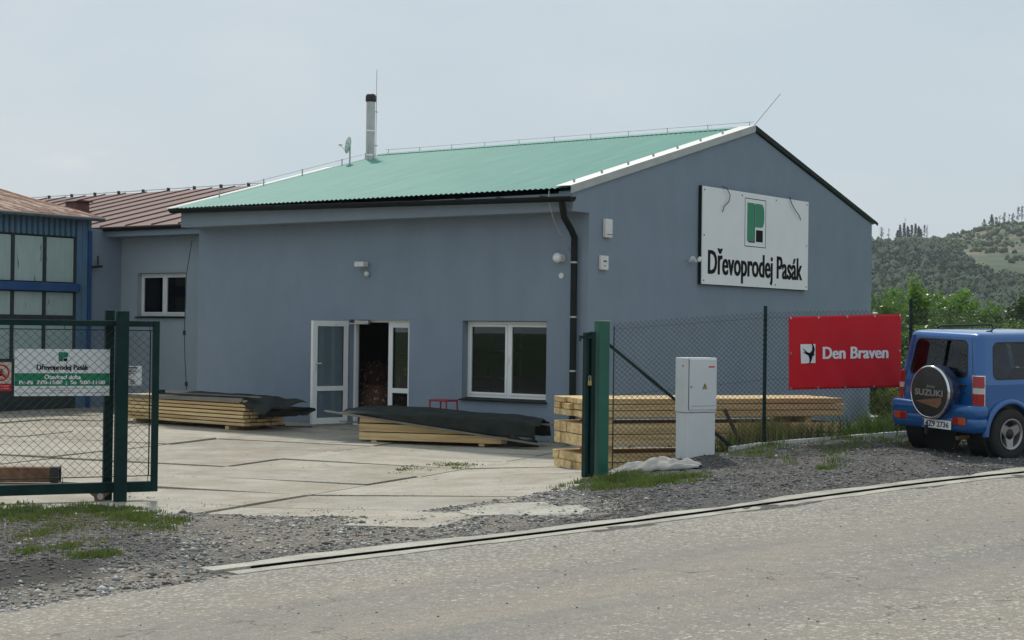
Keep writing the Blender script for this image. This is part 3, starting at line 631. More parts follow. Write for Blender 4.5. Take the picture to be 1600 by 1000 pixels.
# road frame: X along the drain line, Y across it away from the camera
RA, RB = gp(400, 892), gp(1600, 742); rdv = (RB-RA); rdv.z = 0; rdv.normalize(); RZ = math.atan2(rdv.y, rdv.x)
def rw_(s, t): return RA.x+rdv.x*s-rdv.y*t, RA.y+rdv.y*s+rdv.x*t
near = pxy([(-260,784),(0,786),(150,784),(205,790),(300,799),(430,803),(560,806),(640,798),(720,787),(800,774),(870,759)])
YARD = np.vstack([near, [(.6,21.2),(1.6,22.1),(4.6,23.5),(6.6,25.2),(8.4,28),(14,36),(10,60),(-25,60),(-25,18)]])
APRON = [pxy([(205,800),(430,806),(560,808),(700,790),(870,762),(900,775),(960,800),(800,828),(600,856),(400,878),(330,900),(250,925),(0,960),(-100,965),(-60,945),(120,905),(290,870),(310,830)])]
def zground(X, Y):
    b = hv(X, Y); d = inpoly(X, Y, YARD); k = np.clip((d+.12)/.42, 0, 1); k = k*k*(3-2*k)
    n = fbm(X, Y, 1.1, 4, 3)-.5; n2 = fbm(X, Y, 6, 3, 9)-.5
    far = np.clip((70-np.hypot(X, Y-20))/20, 0, 1)
    tr_ = -(X-RA.x)*rdv.y+(Y-RA.y)*rdv.x; sr_ = (X-RA.x)*rdv.x+(Y-RA.y)*rdv.y
    kr = np.clip((-.25-tr_-np.clip(-.6-sr_, 0, 30)*.10)/.5, 0, 1)*(tr_ > -30)
    return b + (-.065+k*.075) + far*k*(n*.06+n2*.022)*(1-kr*.7) - .09*kr
def axis_pts(a, b, st, lo, hi):
    mid = np.arange(a, b+1e-6, st); l = []; x = a; s = st
    while x > lo: s *= 1.35; x = max(lo, x-s); l.append(x)
    r = []; x = b; s = st
    while x < hi: s *= 1.35; x = min(hi, x+s); r.append(x)
    return np.array(l[::-1]+list(mid)+r)
gx = axis_pts(-13, 14, .10, -1400, 1400); gy = axis_pts(8, 34, .11, -1400, 1400)
GX, GY = np.meshgrid(gx, gy); GZ = zground(GX.ravel(), GY.ravel())
nx, ny = len(gx), len(gy); I = np.arange(nx*ny).reshape(ny, nx)
F = np.stack([I[:-1,:-1].ravel(), I[:-1,1:].ravel(), I[1:,1:].ravel(), I[1:,:-1].ravel()], 1)
def gmat(name, dark, light, soil, green, vs=34, bumpd=.012):
    m = bpy.data.materials.new(name); m.use_nodes = True; nt = m.node_tree; Nn = nt.nodes; Lk = nt.links
    b = Nn['Principled BSDF']; b.inputs['Roughness'].default_value = .92; b.inputs['Specular IOR Level'].default_value = .25
    tc = Nn.new('ShaderNodeTexCoord'); at = Nn.new('ShaderNodeAttribute'); at.attribute_name = 'zone'
    vo = Nn.new('ShaderNodeTexVoronoi'); vo.inputs['Scale'].default_value = vs; Lk.new(tc.outputs['Object'], vo.inputs['Vector'])
    sp = Nn.new('ShaderNodeSeparateColor'); Lk.new(vo.outputs['Color'], sp.inputs[0])
    rp = Nn.new('ShaderNodeValToRGB'); e = rp.color_ramp.elements; e[0].position = 0; e[0].color = (.45,.45,.45,1); e[1].position = 1; e[1].color = (3.2,3.1,3.0,1)
    x = e.new(.75); x.color = (1.15,1.15,1.15,1); x = e.new(.93); x.color = (1.5,1.5,1.5,1); Lk.new(sp.outputs[0], rp.inputs[0])
    sz = Nn.new('ShaderNodeSeparateColor'); Lk.new(at.outputs['Color'], sz.inputs[0])
    def mix(f, a, c):
        k = Nn.new('ShaderNodeMix'); k.data_type = 'RGBA'
        Lk.new(f, k.inputs[0])
        for i, q in ((6, a), (7, c)):
            if isinstance(q, tuple): k.inputs[i].default_value = (*q, 1)
            else: Lk.new(q, k.inputs[i])
        return k.outputs[2]
    c = mix(sz.outputs[0], dark, light)
    m1 = Nn.new('ShaderNodeMix'); m1.data_type = 'RGBA'; m1.blend_type = 'MULTIPLY'; m1.inputs[0].default_value = .8; Lk.new(c, m1.inputs[6]); Lk.new(rp.outputs[0], m1.inputs[7])
    n = Nn.new('ShaderNodeTexNoise'); n.inputs['Scale'].default_value = 1.3; n.inputs['Detail'].default_value = 8; n.inputs['Roughness'].default_value = .7; Lk.new(tc.outputs['Object'], n.inputs['Vector'])
    r2 = Nn.new('ShaderNodeMapRange'); r2.inputs[1].default_value = .45; r2.inputs[2].default_value = .68; r2.inputs[4].default_value = .5; Lk.new(n.outputs[0], r2.inputs[0])
    c = mix(r2.outputs[0], m1.outputs[2], soil); c = mix(sz.outputs[2], c, (.035,.033,.031)); c = mix(sz.outputs[1], c, green)
    n5 = Nn.new('ShaderNodeTexNoise'); n5.inputs['Scale'].default_value = 90; n5.inputs['Detail'].default_value = 3; Lk.new(tc.outputs['Object'], n5.inputs['Vector'])
    r5 = Nn.new('ShaderNodeMapRange'); r5.inputs[1].default_value = .3; r5.inputs[2].default_value = .7; r5.inputs[3].default_value = .6; r5.inputs[4].default_value = 1.4; Lk.new(n5.outputs[0], r5.inputs[0])
    sc = Nn.new('ShaderNodeVectorMath'); sc.operation = 'SCALE'; Lk.new(c, sc.inputs[0]); Lk.new(r5.outputs[0], sc.inputs['Scale']); Lk.new(sc.outputs[0], b.inputs['Base Color'])
    bp = Nn.new('ShaderNodeBump'); bp.inputs['Strength'].default_value = .9; bp.inputs['Distance'].default_value = bumpd; bp.invert = True; Lk.new(vo.outputs['Distance'], bp.inputs['Height']); Lk.new(bp.outputs[0], b.inputs['Normal'])
    return m
M['gravel'] = gmat('gravel', (.082,.081,.082), (.185,.168,.142), (.17,.148,.12), (.055,.085,.025))
gr = npmesh('ground', np.stack([GX.ravel(), GY.ravel(), GZ], 1), F, M['gravel'], smooth=True, kind='structure')
xs, ys = GX.ravel(), GY.ravel()
apd = inpoly(xs, ys, APRON[0]); nz_ = fbm(xs, ys, 1.6, 4, 5)
zl = np.clip(.5-(apd+(nz_-.5)*1.4)/.7, 0, 1)
zy = inpoly(xs, ys, YARD); zl = np.maximum(zl, np.clip(-zy*6, 0, 1)*.8)
rd = np.hypot(xs, ys-20); zg = np.clip((rd-32)/10, 0, 1)*.95
behind = ((xs*.586-ys*.81) < (1.24*.586-20.4*.81)-.3) & (xs > 4.8); zg = np.maximum(zg, behind*np.clip(nz_*2-.4, 0, 1))
zd = np.clip(.5-(inpoly(xs, ys, pxy([(-60,885),(60,880),(160,868),(170,880),(110,905),(50,918),(-60,930)]))+(nz_-.5)*.8)/.3, 0, 1)*.85
ca = gr.data.color_attributes.new('zone', 'FLOAT_COLOR', 'POINT'); ca.data.foreach_set('color', np.stack([zl, zg, zd, 0*zl+1], 1).ravel().astype(np.float32))

S0 = (Vector((gp(352, 903).x, gp(352, 903).y))-Vector((RA.x, RA.y))).dot(Vector((rdv.x, rdv.y)))
ss = np.concatenate([np.arange(-60, -12, 3), np.arange(-12, 16, .15), np.arange(16, 70, 3)]); tt = np.array([-.10,-.16,-.24,-.34,-.5,-.8,-1.2,-1.8,-2.5,-3.5,-5,-7,-9,-11,-13,-15])
SS, TT = np.meshgrid(ss, tt)
wob = (fbm(SS, TT*0+3, 1.3, 4, 2)-.5); edge = np.where(SS < S0, (SS-S0)*.10*np.clip((S0-SS), 0, 1)+wob*.35*np.clip((S0-SS)*2, 0, 1), wob*.02)
edge = np.clip(edge, -1.2, .2); TT2 = TT+edge*np.clip(1+TT/3, 0, 1)
RX = RA.x+rdv.x*SS-rdv.y*TT2; RY = RA.y+rdv.y*SS+rdv.x*TT2
RZZ = hv(RX.ravel(), RY.ravel()).reshape(RX.shape)+.014
RZZ[0] -= .05
m = bpy.data.materials.new('asphalt'); m.use_nodes = True; nt = m.node_tree; Nn = nt.nodes; Lk = nt.links
b = Nn['Principled BSDF']; b.inputs['Roughness'].default_value = .9; b.inputs['Specular IOR Level'].default_value = .3
tc = Nn.new('ShaderNodeTexCoord'); mp = Nn.new('ShaderNodeMapping'); mp.inputs['Rotation'].default_value = (0, 0, -RZ); mp.inputs['Location'].default_value = (0, 0, 0)
vr = Nn.new('ShaderNodeVectorRotate'); vr.rotation_type = 'Z_AXIS'; vr.inputs['Center'].default_value = (RA.x, RA.y, 0); vr.inputs['Angle'].default_value = -RZ
Lk.new(tc.outputs['Object'], vr.inputs['Vector'])
sb = Nn.new('ShaderNodeVectorMath'); sb.operation = 'SUBTRACT'; sb.inputs[1].default_value = (RA.x, RA.y, 0); Lk.new(vr.outputs[0], sb.inputs[0])
P = sb.outputs[0]
def nz(scale, det=5, rough=.6, st=None):
    n = Nn.new('ShaderNodeTexNoise'); n.inputs['Scale'].default_value = scale; n.inputs['Detail'].default_value = det; n.inputs['Roughness'].default_value = rough
    if st:
        q = Nn.new('ShaderNodeMapping'); q.inputs['Scale'].default_value = st; Lk.new(P, q.inputs[0]); Lk.new(q.outputs[0], n.inputs['Vector'])
    else: Lk.new(P, n.inputs['Vector'])
    return n.outputs[0]
def rmp(x, a, b_, c, d):
    r = Nn.new('ShaderNodeMapRange'); Lk.new(x, r.inputs[0]); [setattr(r.inputs[i+1], 'default_value', v) for i, v in enumerate((a, b_, c, d))]; return r.outputs[0]
def mth(op, a, c):
    k = Nn.new('ShaderNodeMath'); k.operation = op
    for i, q in enumerate((a, c)):
        if isinstance(q, (int, float)): k.inputs[i].default_value = q
        else: Lk.new(q, k.inputs[i])
    return k.outputs[0]
def cmix(f, a, c):
    k = Nn.new('ShaderNodeMix'); k.data_type = 'RGBA'; Lk.new(f, k.inputs[0])
    for i, q in ((6, a), (7, c)):
        if isinstance(q, tuple): k.inputs[i].default_value = (*q, 1)
        else: Lk.new(q, k.inputs[i])
    return k.outputs[2]
sy = Nn.new('ShaderNodeSeparateXYZ'); Lk.new(P, sy.inputs[0])
base = cmix(rmp(nz(.55, 5, .6, (.25, 1, 1)), .35, .65, 0, 1), (.232,.217,.187), (.282,.250,.208))
base = cmix(rmp(nz(.8, 6, .65, (.12, 1.2, 1)), .45, .7, 0, .75), base, (.185,.182,.170))
vo = Nn.new('ShaderNodeTexVoronoi'); vo.inputs['Scale'].default_value = 23; Lk.new(P, vo.inputs['Vector']); vc = Nn.new('ShaderNodeSeparateColor'); Lk.new(vo.outputs['Color'], vc.inputs[0])
flz = mth('MAXIMUM', rmp(sy.outputs[1], -2.0, -.5, 0, 1), rmp(sy.outputs[1], -4.2, -5.8, 0, 1))
thr = mth('ADD', mth('MULTIPLY', flz, .70), mth('MULTIPLY', rmp(nz(.8, 6, .7, (.35, 1, 1)), .50, .75, 0, 1), .5))
fl = mth('MULTIPLY', mth('LESS_THAN', vc.outputs[0], thr), rmp(vo.outputs['Distance'], .38, .5, 1, 0))
base = cmix(mth('MULTIPLY', fl, .6), base, (.47,.45,.39))
fine = mth('MULTIPLY', rmp(nz(75, 3, .7), .3, .7, .66, 1.34), rmp(nz(9, 6, .7), .3, .7, .86, 1.14))
v2 = Nn.new('ShaderNodeTexVoronoi'); v2.inputs['Scale'].default_value = 70; Lk.new(P, v2.inputs['Vector']); v2c = Nn.new('ShaderNodeSeparateColor'); Lk.new(v2.outputs['Color'], v2c.inputs[0])
fine = mth('MULTIPLY', fine, rmp(v2c.outputs[0], .9, 1, 1, 1.6))
# a few long hairline cracks
wv = Nn.new('ShaderNodeTexVoronoi'); wv.feature = 'DISTANCE_TO_EDGE'; wv.inputs['Scale'].default_value = .28
dv_ = Nn.new('ShaderNodeVectorMath'); dv_.operation = 'ADD'; ns = Nn.new('ShaderNodeTexNoise'); ns.inputs['Scale'].default_value = 2.5; Lk.new(P, ns.inputs['Vector']); Lk.new(ns.outputs['Color'], dv_.inputs[0]); Lk.new(P, dv_.inputs[1]); Lk.new(dv_.outputs[0], wv.inputs['Vector'])
crk = rmp(wv.outputs['Distance'], .0, .004, .55, 1); crk = mth('MAXIMUM', crk, rmp(nz(.4), .45, .55, 0, 1))
scv = Nn.new('ShaderNodeVectorMath'); scv.operation = 'SCALE'; Lk.new(base, scv.inputs[0]); Lk.new(mth('MULTIPLY', fine, crk), scv.inputs['Scale']); Lk.new(scv.outputs[0], b.inputs['Base Color'])
bp = Nn.new('ShaderNodeBump'); bp.inputs['Strength'].default_value = .7; bp.inputs['Distance'].default_value = .008
Lk.new(mth('ADD', nz(60, 4, .7), mth('MULTIPLY', fl, .8)), bp.inputs['Height']); Lk.new(bp.outputs[0], b.inputs['Normal'])
nI = np.arange(RX.size).reshape(RX.shape)
Fr = np.stack([nI[:-1,:-1].ravel(), nI[1:,:-1].ravel(), nI[1:,1:].ravel(), nI[:-1,1:].ravel()], 1)
npmesh('road', np.stack([RX.ravel(), RY.ravel(), RZZ.ravel()], 1), Fr, m, smooth=True, kind='structure')
# concrete strips with the slot drain between them
def strip(name, t0, t1, s0, s1, top, mt, jag=.0, step=.25, base_=-.12):
    sa = np.arange(s0, s1, step); V = []; n = len(sa)
    for s in sa:
        j = (float(fbm(np.array([s]), np.array([t1*9]), 1.7, 4, 4)[0])-.5)*jag
        j0 = (float(fbm(np.array([s]), np.array([t0*9+5]), 1.7, 4, 6)[0])-.5)*jag
        for t, z in ((t0+(j0 if t0 < -.05 else 0), top), (t1+(j if t1 > .05 else 0), top), (t1+(j if t1 > .05 else 0)*1.0, base_), (t0+(j0 if t0 < -.05 else 0), base_)):
            x, y = rw_(s, t); V.append((x, y, h(x, y)+z))
    Fq = [(i*4+a, i*4+(a+1)%4, i*4+4+(a+1)%4, i*4+4+a) for i in range(n-1) for a in range(4)]
    return MB().add(V, Fq+[(3,2,1,0), (n*4-4, n*4-3, n*4-2, n*4-1)])
strip('a', .035, .25, S0, 12.5, .039, None, jag=.34).build('drain_kerb', M['strip'], kind='structure')
strip('a', -.17, .011, S0+.1, 40, .021, None, jag=.12).build('drain_kerb', M['strip'], kind='structure')
strip('a', .035, .14, 12.5, 40, .039, None, jag=.1).build('drain_kerb', M['strip'], kind='structure')
strip('a', .012, .0345, S0+.32, 40, .036, None).build('slot_drain', mat('slot_dark', (.006,.006,.006), 1, .1, 5, spec=0), kind='structure')

# concrete yard, one object per slab
yard = thing('yard', None, None, (0,0,0)); yard['kind'] = 'structure'
YA = R(22); av = np.array([math.sin(YA), math.cos(YA)]); bv = np.array([math.cos(YA), -math.sin(YA)])
O = np.array([gp(575,758).x, gp(575,758).y])
binv = lambda x, y: BMI @ Vector((x, y, 0))
SLN = 0
for i in range(-9, 7):
    for j in range(-4, 18):
        off = (.0 if j % 2 else 1.1)
        c = O+bv*(3.0*(i+.5)+off*.0)+av*(1.5*(j+.5))
        dsg = float(inpoly(np.array([c[0]]), np.array([c[1]]), YARD)[0])
        q = binv(c[0], c[1])
        if dsg > .95 or (q.x > 1.2 and -.6 < q.y < 9.9) or (q.x > 3.6 and q.y > -.6) or (q.y > 16.5) : continue
        if abs(c[0]/max(c[1],1)) > .42 and c[1] > 22: continue
        if c[0]/c[1] > .30: continue
        g = random.uniform(.012, .034); V = []
        dz = random.uniform(-.011, .011); tx = random.uniform(-.008, .008); 
        for a, b2 in ((g, g), (3-g, g), (3-g, 1.5-g), (g, 1.5-g)):
            p = O+bv*(3.0*i+a+random.uniform(-.01,.01))+av*(1.5*j+b2+random.uniform(-.008,.008)); V.append(Vector((p[0], p[1], h(p[0], p[1])+dz+tx*(a-1.5))))
        low = [v-Vector((0,0,.12)) for v in V]
        MB().add(V+low, [(0,1,2,3),(7,6,5,4),(1,0,4,5),(2,1,5,6),(3,2,6,7),(0,3,7,4)][::1]).build('slab', M['conc'], yard); SLN += 1
print('slabs', SLN)
# isolated patch of old concrete in the gravel in front of the entrance
pp = pxy([(715,803),(735,795),(800,789),(860,787),(905,792),(925,800),(915,807),(850,809),(790,807),(740,809)])
V = [Vector((x, y, h(x, y)+.022)) for x, y in pp]; n = len(V)
MB().add(V+[v-Vector((0,0,.15)) for v in V], [tuple(range(n))]+[((i+1)%n, i, n+i, n+(i+1)%n) for i in range(n)]).build('concrete_patch', M['strip'], kind='structure')

# loose stones
def stones(name, X, Y, size, shade, mt, warm=None):
    n = len(X); th = rng.uniform(0, 2*PI, n); Z = zground(X, Y)
    o = np.array([(1,0,0),(0,1,0),(-1,0,0),(0,-1,0),(0,0,1),(0,0,-1)], float)
    V = o[None]*(1+rng.uniform(-.3,.3,(n,6,1))); V *= (size[:,None,None]*np.array([1,.75,.5])[None,None]*rng.uniform(.7,1.2,(n,1,3)))
    c, s = np.cos(th)[:,None], np.sin(th)[:,None]
    Xr = V[:,:,0]*c-V[:,:,1]*s; Yr = V[:,:,0]*s+V[:,:,1]*c; V = np.stack([Xr+X[:,None], Yr+Y[:,None], V[:,:,2]+(Z+size*.15)[:,None]], 2)
    f0 = np.array([(0,1,4),(1,2,4),(2,3,4),(3,0,4),(1,0,5),(2,1,5),(3,2,5),(0,3,5)]); Fs = (f0[None]+6*np.arange(n)[:,None,None]).reshape(-1,3)
    ob = npmesh(name, V.reshape(-1,3), Fs, mt, kind='stuff')
    wr = 1+rng.uniform(-.04,.06,n); col = np.stack([shade*wr, shade, shade*(2-wr)*.96, np.ones(n)], 1)
    ca = ob.data.color_attributes.new('tone', 'FLOAT_COLOR', 'POINT'); ca.data.foreach_set('color', np.repeat(col, 6, 0).ravel().astype(np.float32))
    return ob
m = bpy.data.materials.new('stone'); m.use_nodes = True; at = m.node_tree.nodes.new('ShaderNodeAttribute'); at.attribute_name = 'tone'
m.node_tree.links.new(at.outputs['Color'], m.node_tree.nodes['Principled BSDF'].inputs['Base Color']); m.node_tree.nodes['Principled BSDF'].inputs['Roughness'].default_value = .85
n = 150000; X = rng.uniform(-6.5, 9.5, n); Y = rng.uniform(9.5, 24.5, n)
ok = (np.abs(X/Y) < .335); X, Y = X[ok], Y[ok]
yd = inpoly(X, Y, YARD); sT = -(X-RA.x)*rdv.y+(Y-RA.y)*rdv.x; sSx = (X-RA.x)*rdv.x+(Y-RA.y)*rdv.y
ap = inpoly(X, Y, APRON[0]); outr = (sT > .22) | ((sSx < S0) & (sT > -.25+(S0-sSx)*-.1))
fence_side = (X*.586-Y*.81) > (1.24*.586-20.4*.81)-.1
clump = fbm(X, Y, 1.4, 3, 8)
keep = outr & (yd > .02) & ((fence_side) | (X < 1.2)) & (rng.uniform(0, 1, len(X)) < np.clip(clump*2.2-.35, .08, 1))
X, Y, ap = X[keep], Y[keep], ap[keep]; n = len(X); print('stones', n)
sz = np.clip(rng.lognormal(-4.45, .45, n), .006, .05); r = rng.uniform(0, 1, n)
lt = ap < .1
sz = np.where(lt, sz*1.2, sz); shade = np.where(lt, np.clip(.08+.40*r**1.6, 0, .5), .055+.11*r); shade = np.where(rng.uniform(0,1,n) < np.where(lt, .08, .05), rng.uniform(.35,.6,n), shade)
stones('loose_gravel', X, Y, sz, shade, m)
# sparse crumbs on slabs and road
n = 380; q = rng.uniform(0, 1, (n, 2)); X = -6+12*q[:,0]; Y = 17+12*q[:,1]; k = (inpoly(X, Y, YARD) < -.05); X, Y = X[k], Y[k]
def zyard(X, Y): return hv(X, Y)
_z = zground; zground = lambda X, Y: hv(X, Y)+.008
stones('yard_crumbs', X, Y, rng.uniform(.004,.014,len(X)), rng.uniform(.10,.4,len(X)), m)
n = 60000; X = rng.uniform(-5, 3, n); Y = rng.uniform(15.5, 24, n); d_ = inpoly(X, Y, YARD); cl = fbm(X, Y, 2.2, 3, 61)
k = (d_ < .05) & (rng.uniform(0, 1, n) < np.clip(.55+d_*.55, 0, 1)**2*np.clip((cl-.42)*5, 0, 1)); X, Y = X[k], Y[k]; print('drift', len(X))
stones('gravel_drift', X, Y, rng.uniform(.004,.016,len(X)), rng.uniform(.09,.42,len(X)), m)
zground = lambda X, Y: hv(X, Y)+.016
n = 500; X = rng.uniform(-5, 8, n); Y = rng.uniform(8, 18, n); sT = -(X-RA.x)*rdv.y+(Y-RA.y)*rdv.x; k = sT < -.2; X, Y = X[k], Y[k]
stones('road_crumbs', X, Y, rng.uniform(.004,.012,len(X)), rng.uniform(.04,.4,len(X)), m)
zground = _z

# ------------------------------------------------------------------ grass and weeds
M['grass'] = leafmat('grass', (.075,.12,.025), (.17,.205,.06), 5)
M['grass_dry'] = leafmat('grass_dry', (.14,.13,.05), (.26,.21,.10), 5)
M['weed'] = leafmat('weed', (.06,.13,.03), (.17,.24,.05), 7)
def grass(name, px_polys, n, hmin, hmax, mt, zf=None, lean=.5, wid=.007, thin=.35):
    Vs = []
    for pl, share in px_polys:
        P = pxy(pl) if len(pl[0]) == 2 and max(abs(c) for c in pl[0]) > 60 else np.array(pl)
        x0, y0 = P.min(0); x1, y1 = P.max(0); k = int(n*share); X = rng.uniform(x0-.15, x1+.15, k*6); Y = rng.uniform(y0-.15, y1+.15, k*6)
        d = inpoly(X, Y, P)+(fbm(X, Y, 3.5, 3, 11)-.5)*.5; cl = fbm(X, Y, 4, 3, 21); ok = (rng.uniform(0, 1, len(X)) < np.clip(.35-d*2.2, 0, 1)*np.clip((cl-thin+.12)*4, .03, 1)); X, Y = X[ok][:k], Y[ok][:k]
        Vs.append(np.stack([X, Y], 1))
    XY = np.vstack(Vs); n = len(XY); X, Y = XY[:,0], XY[:,1]; Z = (zf or zground)(X, Y)
    H = rng.uniform(hmin, hmax, n)*(.6+.8*fbm(X, Y, 2.5, 2, 31)); a = rng.uniform(0, 2*PI, n); l = rng.uniform(0, lean, n)*H; w_ = wid*rng.uniform(.6,1.5,n)
    la = rng.uniform(0, 2*PI, n)
    p0 = np.stack([X-np.cos(a)*w_, Y-np.sin(a)*w_, Z-.005], 1); p1 = np.stack([X+np.cos(a)*w_, Y+np.sin(a)*w_, Z-.005], 1)
    m0 = np.stack([X+np.cos(la)*l*.35, Y+np.sin(la)*l*.35, Z+H*.6], 1); tip = np.stack([X+np.cos(la)*l, Y+np.sin(la)*l, Z+H], 1)
    off = np.stack([np.cos(a)*w_*.7, np.sin(a)*w_*.7, 0*w_], 1)
    V = np.stack([p0, p1, m0+off, m0-off, tip], 1).reshape(-1, 3)
    b0 = 5*np.arange(n)[:,None]; T = np.vstack([b0+np.array([0,1,2]), b0+np.array([0,2,3]), b0+np.array([3,2,4])])
    return npmesh(name, V, T, mt, kind='stuff')
grass('grass', [([(-60,792),(0,790),(90,792),(100,812),(60,818),(-60,815)], .22), ([(90,795),(190,795),(230,805),(270,815),(280,828),(215,832),(190,815),(110,810)], .24), ([(85,862),(130,858),(175,862),(165,873),(110,875)], .06), ([(55,828),(100,826),(105,838),(60,838)], .03), ([(35,852),(65,853),(60,866),(38,864)], .03), ([(205,788),(235,790),(240,800),(210,800)], .05)], 12000, .015, .055, M['grass'], thin=.5)
grass('grass', [([(915,742),(960,735),(1000,750),(1100,728),(1110,742),(1050,757),(960,768),(905,770)], .30), ([(1120,692),(1160,706),(1230,700),(1240,718),(1200,728),(1150,722)], .2), ([(1230,700),(1330,688),(1420,680),(1430,700),(1350,702),(1290,716)], .26), ([(1285,727),(1330,722),(1320,735),(1290,735)], .05), ([(1420,680),(1500,680),(1560,690),(1500,698),(1420,695)], .10), ([(820,752),(870,748),(900,755),(870,768),(830,766)], .09)], 13000, .02, .07, M['grass'], thin=.5)
JO = [([(620,733),(690,722),(870,733),(870,742),(690,731),(625,740)], .5), ([(575,752),(650,753),(830,760),(830,765),(650,759),(575,757)], .25), ([(845,688),(880,690),(880,697),(845,695)], .25)]
grass('grass', JO, 3500, .006, .018, M['grass'], zf=lambda X, Y: hv(X, Y), thin=.5)
# strip of tall growth inside the fence
fp0, fdir = np.array([1.24, 20.4]), np.array([.81, .586]); fn_ = np.array([.586, -.81])
def fpt(t, o=0): p = fp0+fdir*t+fn_*o; return p
fl_ = [tuple(fpt(2.2, -.15)), tuple(fpt(9.5, -.15)), tuple(fpt(9.5, -.9)), tuple(fpt(2.2, -.5))]
zin = lambda X, Y: zground(X, Y)+.03
grass('tall_grass', [(fl_, 1)], 6000, .12, .34, M['weed'], zf=zin, wid=.008)
grass('tall_grass', [([tuple(fpt(4.6,-.1)), tuple(fpt(8.6,-.1)), tuple(fpt(8.6,-1.6)), tuple(fpt(4.6,-1.0))], 1)], 7000, .10, .42, M['weed'], zf=zin, wid=.010, lean=.7)
grass('dry_grass', [([tuple(fpt(2.3,-.1)), tuple(fpt(3.6,-.1)), tuple(fpt(3.6,-.45)), tuple(fpt(2.3,-.45))], .5), ([tuple(fpt(5.2,-.2)), tuple(fpt(8.8,-.2)), tuple(fpt(8.8,-2.6)), tuple(fpt(5.2,-1.4))], .5)], 2600, .15, .45, M['grass_dry'], zf=zin, wid=.005, lean=.35, thin=.5)
grass('grass', [([(5.2,25.0),(7.5,24.4),(12,27),(18,34),(20,60),(13,60),(9,37.8),(8.9,31)], 1)], 26000, .08, .30, M['weed'], thin=.25, wid=.018, lean=.8)
M['grass_mix'] = M['grass_dry']
grass('dry_grass', [([(-60,790),(90,792),(230,805),(270,830),(180,870),(60,875),(-60,850)], .5), ([(905,742),(1120,695),(1420,680),(1560,690),(1420,705),(1290,730),(1050,762),(905,775)], .5)], 5000, .01, .05, M['grass_dry'], thin=.5, wid=.004)
def weed(x, y, z, n, hh, lab, ll=.09, mt='weed', grp=None):
    t = thing('weed_plant', lab, 'plant', (x, y, z), 0, grp); st = MB(); lf = MB()
    for k in range(n):
        a = random.uniform(0, 2*PI); H = hh*random.uniform(.6, 1); d = Vector((math.cos(a), math.sin(a), 0))*random.uniform(.02,.25)*H
        st.tube([(0,0,-.02), d*.4+Vector((0,0,H*.6)), d+Vector((0,0,H))], [.004,.003,.001], 4)
        for q in np.linspace(.25, 1, 7):
            c = d*q+Vector((0,0,H*q)); b_ = random.uniform(0, 2*PI); dr = Vector((math.cos(b_), math.sin(b_), random.uniform(-.1,.5))).normalized(); sd_ = dr.cross(Vector((0,0,1))).normalized()*ll*.22
            lf.add([c, c+dr*ll*.5+sd_, c+dr*ll, c+dr*ll*.5-sd_], [(0,1,2,3)])
    st.build('stem', M['grass'], t); lf.build('leaves', M[mt], t); return t
for k, (px, py, n, hh, lab) in enumerate([(1130,704,12,.20,'bright green leafy weed at the foot of the white cabinet'), (1045,700,10,.32,'tall leafy weed between the sack and the white cabinet'), (1268,692,10,.30,'leafy weed against the kerb under the red banner'), (1330,688,16,.34,'bushy green weed below the right end of the banner'), (1355,684,14,.36,'green weed where the kerb passes the building corner'), (985,706,8,.24,'thin weed behind the grey sack'), (928,738,9,.16,'dark weed at the foot of the green gate post')]):
    p = gp(px, py); weed(p.x, p.y, float(zground(np.array([p.x]), np.array([p.y]))[0]), n, hh, lab)

# ------------------------------------------------------------------ fence
FRZ = math.atan2(fdir[1], fdir[0])
fence = thing('mesh_fence', 'green chain link fence with thin posts and diagonal brace by the timber', 'fence', (fp0[0], fp0[1], 0), FRZ)
FLN = 9.2
def fz(t): # fence base height
    p = fpt(t); return h(p[0], p[1])
def fbase(t): return np.interp(t, [0, 2.74, 5.71, 9.2], [.25, .44, .52, .55])
def chainlink(L0, L1, H, w_, hh, zfun, y, r=.0022, wob=0.0):
    segs = []; n = int((L1-L0)/w_)+int(H/hh)+3
    for i in range(-int(H/hh)-2, n):
        for sgn in (1, -1):
            # line t = t0 + sgn*(z)*(w/2)/(h/2)
            t0 = L0+i*w_ + (0 if sgn == 1 else H*w_/hh*1.0); k = sgn*w_/hh
            z0, z1 = 0, H
            ta, tb = (L0-t0)/k, (L1-t0)/k; lo, hi = min(ta, tb), max(ta, tb); z0, z1 = max(z0, lo), min(z1, hi)
            if z1-z0 < .02: continue
            segs.append((t0+k*z0, z0, t0+k*z1, z1, sgn))
    mb = MB()
    for a, za, c, zc_, sg in segs:
        m_ = 3
        pts = [(a+(c-a)*q, y+sg*.002+wob*math.sin((a+(c-a)*q)*2.1+(za+(zc_-za)*q)*3), zfun(a+(c-a)*q)+za+(zc_-za)*q) for q in np.linspace(0, 1, m_)]
        mb.tube(pts, r, 3, cap=False)
    return mb
MH = 1.80
chainlink(.05, FLN, MH, .088, .066, lambda t: float(fbase(t))+.02, 0, r=.0034, wob=.012).build('wire_mesh', M['wire'], fence, kind='stuff')
for q, (t, z0, z1) in enumerate(((2.74,.1,1.90),(5.71,.1,1.98),(8.9,.1,1.98))):
    MB().tube([(t,.03,z0),(t,.03,float(fbase(t))+z1)], .026, 12).build('post', M['gate_green'], fence, smooth=40)
for z in (.04, .9, 1.74): MB().tube([(t, .006, float(fbase(t))+z) for t in (.02, 2.74, 5.71, FLN)], .0022, 4).build('tension_wire', M['wire'], fence)
MB().tube([(.06,.0,.2),(.06,.0,2.04)], .008, 6).build('stretcher_bar', M['wire'], fence)
MB().tube([(.02,.05,1.80),(2.15,.05,.45)], .022, 8).build('brace', M['gate_green'], fence, smooth=True)
